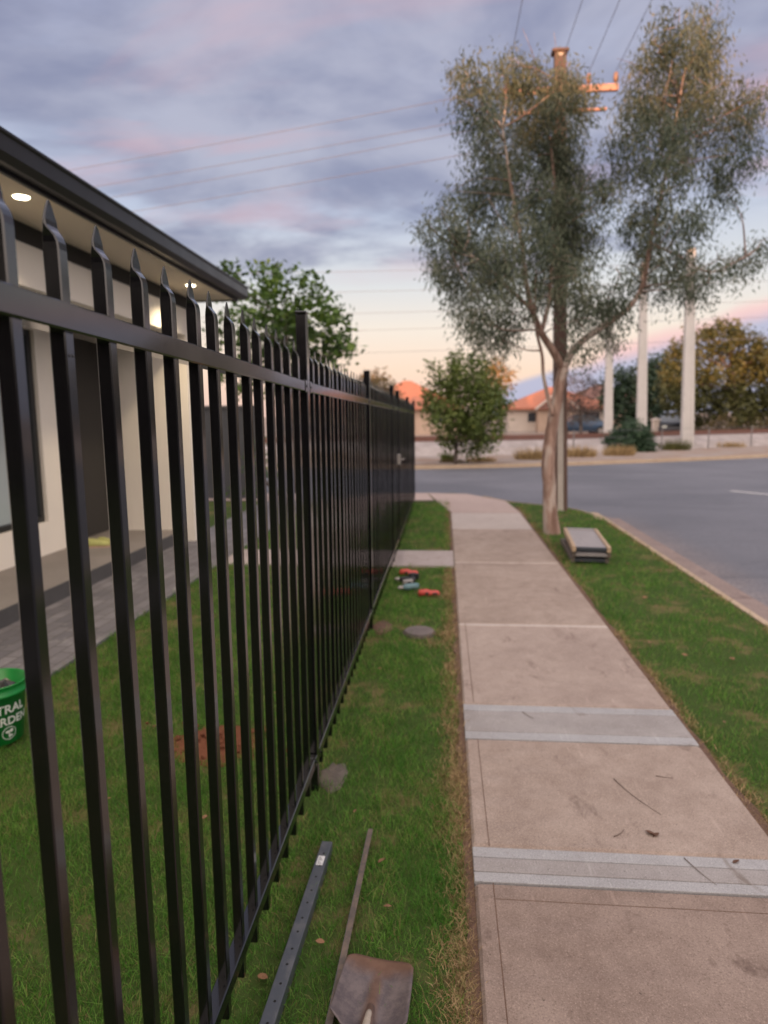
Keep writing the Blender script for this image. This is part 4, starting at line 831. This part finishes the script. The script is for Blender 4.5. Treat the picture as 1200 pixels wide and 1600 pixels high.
for (u0, v0, ru, rv) in ((-.008, .008, .011, .008), (.010, .012, .009, .010), (0, -.012, .004, .014), (.009, -.014, .007, .006)):
    b.add([on_bucket(u0 + ru*math.cos(6.2832*k/16), v0 + rv*math.sin(6.2832*k/16), ze, ae, .0018) for k in range(16)], [tuple(range(16))])
b.build('emblem', M['white'], bk_e)
# bare red soil in the yard
lump('soil_patch', (-1.13, 3.10, -.014), .25, .21, .018, M['dirt'], None, None, 8, 'stuff', 40)
rnd = random.Random(4); b = MB()
for _ in range(60):
    a, r_ = rnd.uniform(0, 6.28), rnd.gauss(0, .13); s_ = rnd.uniform(.006, .018); b.lathe([(s_*.3, -s_*.6), (s_, 0), (s_*.3, s_*.6)], 5, 0, Matrix.Translation((-1.13 + r_*math.cos(a)*1.3, 3.10 + r_*math.sin(a), .012)) @ Matrix.Rotation(rnd.uniform(0, 3), 4, 'X'))
tag(b.build('soil_clods', M['dirt']), kind='stuff')
# two steel bars
def lay(e, p, q, w0=0.0):
    pass
pr = empty('punched_rail', (0, 0, 0), 0, 'black steel channel with punched holes and a white sticker lying on the grass', 'steel bar')
P0, P1 = Vector((-.432, 2.30, 0)), Vector((-.486, .75, 0)); ux = (P0-P1).normalized(); nx = Vector((ux.y, -ux.x, 0)); Lb = (P0-P1).length
MM = Matrix(((nx.x, ux.x, 0, P1.x), (nx.y, ux.y, 0, P1.y), (0, 0, 1, 0.0), (0, 0, 0, 1)))
b = MB(); prof = [(-.020, -.004), (-.020, .034), (-.018, .036), (.018, .036), (.020, .034), (.020, -.004), (.0175, -.004), (.0175, .0335), (-.0175, .0335), (-.0175, -.004)]
b.rings([[(x_, 0, z_) for x_, z_ in prof], [(x_, Lb, z_) for x_, z_ in prof]], 0, True, MM)
yy = Lb - .07; k = 0
while yy > .05:
    b.lathe([(.0040, .0363), (.0038, .0366)], 12, 1, MM @ Matrix.Translation((.002, yy, 0))); yy -= (.068, .058)[k % 2]; k += 1
b.build('channel', [M['bar'], M['hole']], pr)
b = MB(); b.box(-.013, .011, Lb-.135, Lb-.085, .0362, .0367, 0, MM); st = b.build('sticker', M['sticker'], pr)
b = MB()
for k in range(6): b.box(-.010, .006 - .004*(k % 3), Lb-.130+.007*k, Lb-.128+.007*k, .0368, .0369, 0, MM)
b.build('sticker_print', M['hole'], st)
an = empty('angle_bar', (0, 0, 0), 0, 'old weathered steel angle bar lying on the grass under the shovel', 'steel bar')
P0, P1 = Vector((-.281, 2.39, 0)), Vector((-.312, .9, 0)); ux = (P0-P1).normalized(); nx = Vector((ux.y, -ux.x, 0)); Lb = (P0-P1).length
MM = Matrix(((nx.x, ux.x, 0, P1.x), (nx.y, ux.y, 0, P1.y), (0, 0, 1, 0.0), (0, 0, 0, 1)))
b = MB(); prof = [(-.007, -.012), (-.007, .036), (.011, .036), (.011, .0325), (-.0035, .0325), (-.0035, -.012)]
b.rings([[(x_, 0, z_ + .0) for x_, z_ in prof], [(x_, Lb, z_) for x_, z_ in prof]], 0, True, MM); b.build('angle', [M['rusty']], an)
b = MB(); b.box(-.0085, -.0072, 0, Lb-.01, -.012, .034, 0, MM); b.build('web_face', M['bar'], an)
# shovel
sh = empty('shovel', (-.198, 1.541, .016), R(4), 'rusty square mouth shovel lying face up on the grass', 'shovel'); sh.rotation_euler = (R(2), R(4), R(-4))
b = MB(); nu, nv = 26, 26; Wd, Ln = .204, .224; V0 = []
for j in range(nv):
    v = j/(nv-1)
    for i in range(nu):
        u = 2*i/(nu-1) - 1
        wv = Wd/2*(1.0 - .05*v + .012*math.sin(v*3)); x_ = u*wv; y_ = v*Ln
        y_ += .012*(1-u*u)*(v**3) - .020*abs(u)**8*v**4 - (1-v)**7*(.030 - .030*abs(u)**1.5)   # worn curved lip, shoulders
        z_ = .040*abs(u)**2.2*(1-.45*v) + .012*(1-v)**2
        if v < .72: z_ += .020*(1-v/.72)**.7*math.exp(-(u/.17)**2)
        if abs(u) > .75 and v < .12: z_ += .006*(1-v/.12)
        V0.append((x_, y_, z_))
F0 = [(j*nu+i, j*nu+i+1, (j+1)*nu+i+1, (j+1)*nu+i) for j in range(nv-1) for i in range(nu-1)]
b.add(V0, F0); me_o = b.build('blade', M['rust'], sh, True); md = me_o.modifiers.new('thickness', 'SOLIDIFY'); md.thickness = .0028; md.offset = -1
b = MB(); b.tube([(0, .055, .026), (0, 0, .036), (0, -.12, .05)], [.010, .017, .018], 14); b.build('socket', M['rust'], sh, True)
b = MB(); b.tube([(0, .028, .040), (0, .018, .043), (0, -.05, .052), (0, -.4, .09), (0, -.9, .10)], [.006, .0085, .013, .016, .016], 14); b.build('handle', M['wood'], sh, True)
# round cover in the verge
lid = empty('pit_cover', (-.186, 4.886, 0), 0, 'round grey concrete cover sunk in the grass strip', 'cover'); b = MB(); b.lathe([(.108, -.03), (.110, .012), (.105, .018), (.085, .020), (.01, .021)], 40); b.build('lid', M['lid'], lid, False)
b = MB(); b.lathe([(.114, -.03), (.114, .004), (.122, .003), (.126, -.03)], 40); b.build('rim', M['footing'], lid)
# power tools on the grass
def power_tool(name, loc, rz, mb, mg, mbat, label, chuck):
    e = empty(name, loc, rz, label, 'power tool', 'tools lying on the grass'); b = MB()
    b.lathe([(.012, -.085), (.026, -.08), (.030, -.05), (.031, .02), (.027, .05), (.020, .065), (.018, .07)], 18, 0, Matrix.Translation((0, 0, .034)) @ Matrix.Rotation(R(90), 4, 'Y')); b.build('motor_housing', mb, e, True)
    b = MB(); b.lathe([(.017, .0), (.018, .02), (.014, .045), (.006, .05)], 14, 0, Matrix.Translation((.071, 0, .034)) @ Matrix.Rotation(R(90), 4, 'Y')); b.build('chuck', chuck, e, True)
    b = MB(); b.rings([[(x_ + a_*.018, y_, .034 + c_*.015) for a_, c_ in ((1, -.6), (1, .6), (.5, 1), (-.5, 1), (-1, .6), (-1, -.6), (-.5, -1), (.5, -1))] for x_, y_ in ((-.03, -.02), (-.035, -.06), (-.038, -.10), (-.04, -.125))]); g = b.build('grip', mg, e, True)
    b = MB(); b.rbox(-.014, -.004, -.05, -.03, .03, .04, .002); b.build('trigger', M['hole'], g)
    b = MB(); b.rbox(-.085, .015, -.165, -.124, .004, .064, .006); b.build('battery', mbat, e); return e
power_tool('cordless_drill', (-.315, 6.11, .0), R(205), M['teal'], M['blackplastic'], M['greymetal'], 'grey teal cordless drill lying on the grass by the fence', M['greymetal'])
power_tool('cordless_drill', (-.36, 6.38, .0), R(170), M['blackplastic'], M['blackplastic'], M['blackplastic'], 'black cordless drill lying behind the grey teal drill', M['greymetal'])
def red_tool(loc, rz, label):
    e = empty('hand_tool', loc, rz, label, 'hand tool', 'red tools on the grass'); b = MB()
    b.rings([[(x_, -.034*s_, .006), (x_, -.034*s_, .04*s_), (x_, -.02*s_, .055*s_), (x_, .02*s_, .055*s_), (x_, .034*s_, .04*s_), (x_, .034*s_, .006)] for x_, s_ in ((-.095, .6), (-.085, .95), (-.01, 1.05), (.02, .8), (.07, .82), (.09, .7), (.097, .45))]); b.build('case', M['redplastic'], e, True)
    b = MB(); b.lathe([(.016, 0), (.016, .004), (.01, .006)], 14, 0, Matrix.Translation((-.02, -.036, .028)) @ Matrix.Rotation(R(90), 4, 'X')); b.build('knob', M['blackplastic'], e)
    b = MB(); b.rbox(.03, .075, -.034, -.02, .012, .032, .003); b.build('grip_slot', M['blackplastic'], e); return e
red_tool((-.14, 5.93, 0), R(8), 'red plastic hand tool on the grass, the nearer one by the path'); red_tool((-.36, 6.72, 0), R(-6), 'red plastic hand tool behind the black drill near the gate path')
# two slatted frames stacked on the verge
def frame(loc, rx, ry, rz, top, label):
    e = empty('slatted_frame', loc, 0, label, 'slatted frame', 'slatted frames stacked on the verge'); e.rotation_euler = (rx, ry, rz); L_, w_ = 1.16, .40; hgt = .062
    for x_ in (0, w_ - .04): part('side_rail', M['tan'] if top else M['rusty'], e, (x_, x_ + .04, .0, L_, 0, hgt), c=.004)
    part('end_rail', M['slat'], e, (.0405, w_ - .0405, L_ - .07, L_, .004, hgt-.002), c=.004); part('end_rail', M['slatdark'] if top or loc[2] < .03 else M['slat'], e, (.0405, w_ - .0405, 0, .045, .012, hgt - .012), c=.004)
    for k in range(8):
        y_ = .075 + k*.127; part('slat', M['slat'] if top else M['slatdark'], e, (.0405, w_-.0405, y_, y_ + .088, hgt*.45, hgt*.8), c=.003)
    return e
frame((1.36, 7.30, .135), R(0.5), R(1), R(-5), True, 'upper slatted frame with tan side rails and pale slats on the verge'); frame((1.37, 7.34, .066), 0, 0, R(-6), False, 'middle dark slatted frame under the pale slatted one on the verge'); frame((1.36, 7.36, -.002), 0, 0, R(-4), False, 'bottom dark slatted frame resting on the verge grass')
# leaves and twigs
def leaf(loc, ln, rz, m, label, group, seed):
    rnd = random.Random(seed); b = MB(); n_ = 7; vs = []; fs = []
    for i in range(n_):
        t_ = i/(n_-1); w_ = ln*.28*math.sin(math.pi*min(1, t_*.96 + .02))**.8; c_ = .25*ln*(t_-.5)**2 + rnd.uniform(0, .06)*ln
        vs += [(-w_, t_*ln, c_ + w_*.5 + rnd.uniform(0, .05)*ln), (0, t_*ln, c_), (w_, t_*ln, c_ + w_*.45 + rnd.uniform(0, .05)*ln)]
    for i in range(n_-1): fs += [(3*i, 3*i+1, 3*i+4, 3*i+3), (3*i+1, 3*i+2, 3*i+5, 3*i+4)]
    b.add(vs, fs); o = b.build('fallen_leaf', m, None, True); o.location = loc; o.rotation_euler = (rnd.uniform(-.2, .2), rnd.uniform(-.3, .3), rz)
    md = o.modifiers.new('thickness', 'SOLIDIFY'); md.thickness = .0008; return tag(o, label, 'leaf', group)
LG = 'fallen leaves'
leaf((.80, 2.45, .0135), .045, .9, M['leafbrown'], 'curled dark brown leaf on the concrete footpath before the near pale strip', LG, 1)
leaf((.815, 2.47, .014), .035, 2.2, M['leafbrown'], 'small brown leaf touching the curled leaf on the footpath', LG, 22)
leaf((-.50, 1.70, .005), .04, 1.1, M['deadleaf'], 'orange brown leaf at the foot of the near pickets', LG, 2)
leaf((1.05, 2.33, .0135), .03, 2.0, M['leafbrown'], 'tiny dark leaf at the upper edge of the near pale footpath strip', LG, 3)
GL = 'dead leaves scattered on the lawn'
rnd = random.Random(21)
for k in range(26):
    x_, y_ = (rnd.uniform(-2.2, -.62), rnd.uniform(1.5, 6)) if k % 3 else (rnd.uniform(-.45, .03), rnd.uniform(1.65, 6.8))
    leaf((x_, y_, .012), rnd.uniform(.016, .032), rnd.uniform(0, 6.28), M['deadleaf'], 'small orange brown dead leaf lying in the lawn grass', GL, 100+k)
for k in range(12): leaf((rnd.uniform(1.35, 2.3), rnd.uniform(3, 8), .014), rnd.uniform(.03, .06), rnd.uniform(0, 6.28), M['deadleaf'], 'small orange brown dead leaf lying on the right verge grass', 'dead leaves scattered on the right verge', 200+k)
def twig(p, q, r_, bend, label):
    p, q = Vector(p), Vector(q); n_ = (q-p).cross(Vector((0, 0, 1))).normalized(); b = MB()
    b.tube([p.lerp(q, k/6) + n_*bend*math.sin(math.pi*k/6) for k in range(7)], [r_*(1-.1*k) for k in range(7)], 5); o = b.build('twig', M['twig'], None, True); return tag(o, label, 'twig', 'twigs on the footpath')
twig((.74, 2.86, .015), (.86, 2.60, .015), .0018, .012, 'thin curved twig in the middle of the footpath slab between the pale strips')
twig((.86, 2.33, .0145), (.92, 2.19, .0145), .0018, .004, 'straight dark twig lying across the near pale strip')
twig((.93, 2.90, .0145), (1.0, 2.885, .0145), .0018, .003, 'short dark twig right of the thin curved twig')
twig((.64, 2.44, .0145), (.69, 2.49, .0145), .002, .006, 'short bent twig left of the curled brown leaf')
twig((.42, 3.52, .0145), (.47, 3.44, .0145), .002, .004, 'short twig on the farther pale strip')
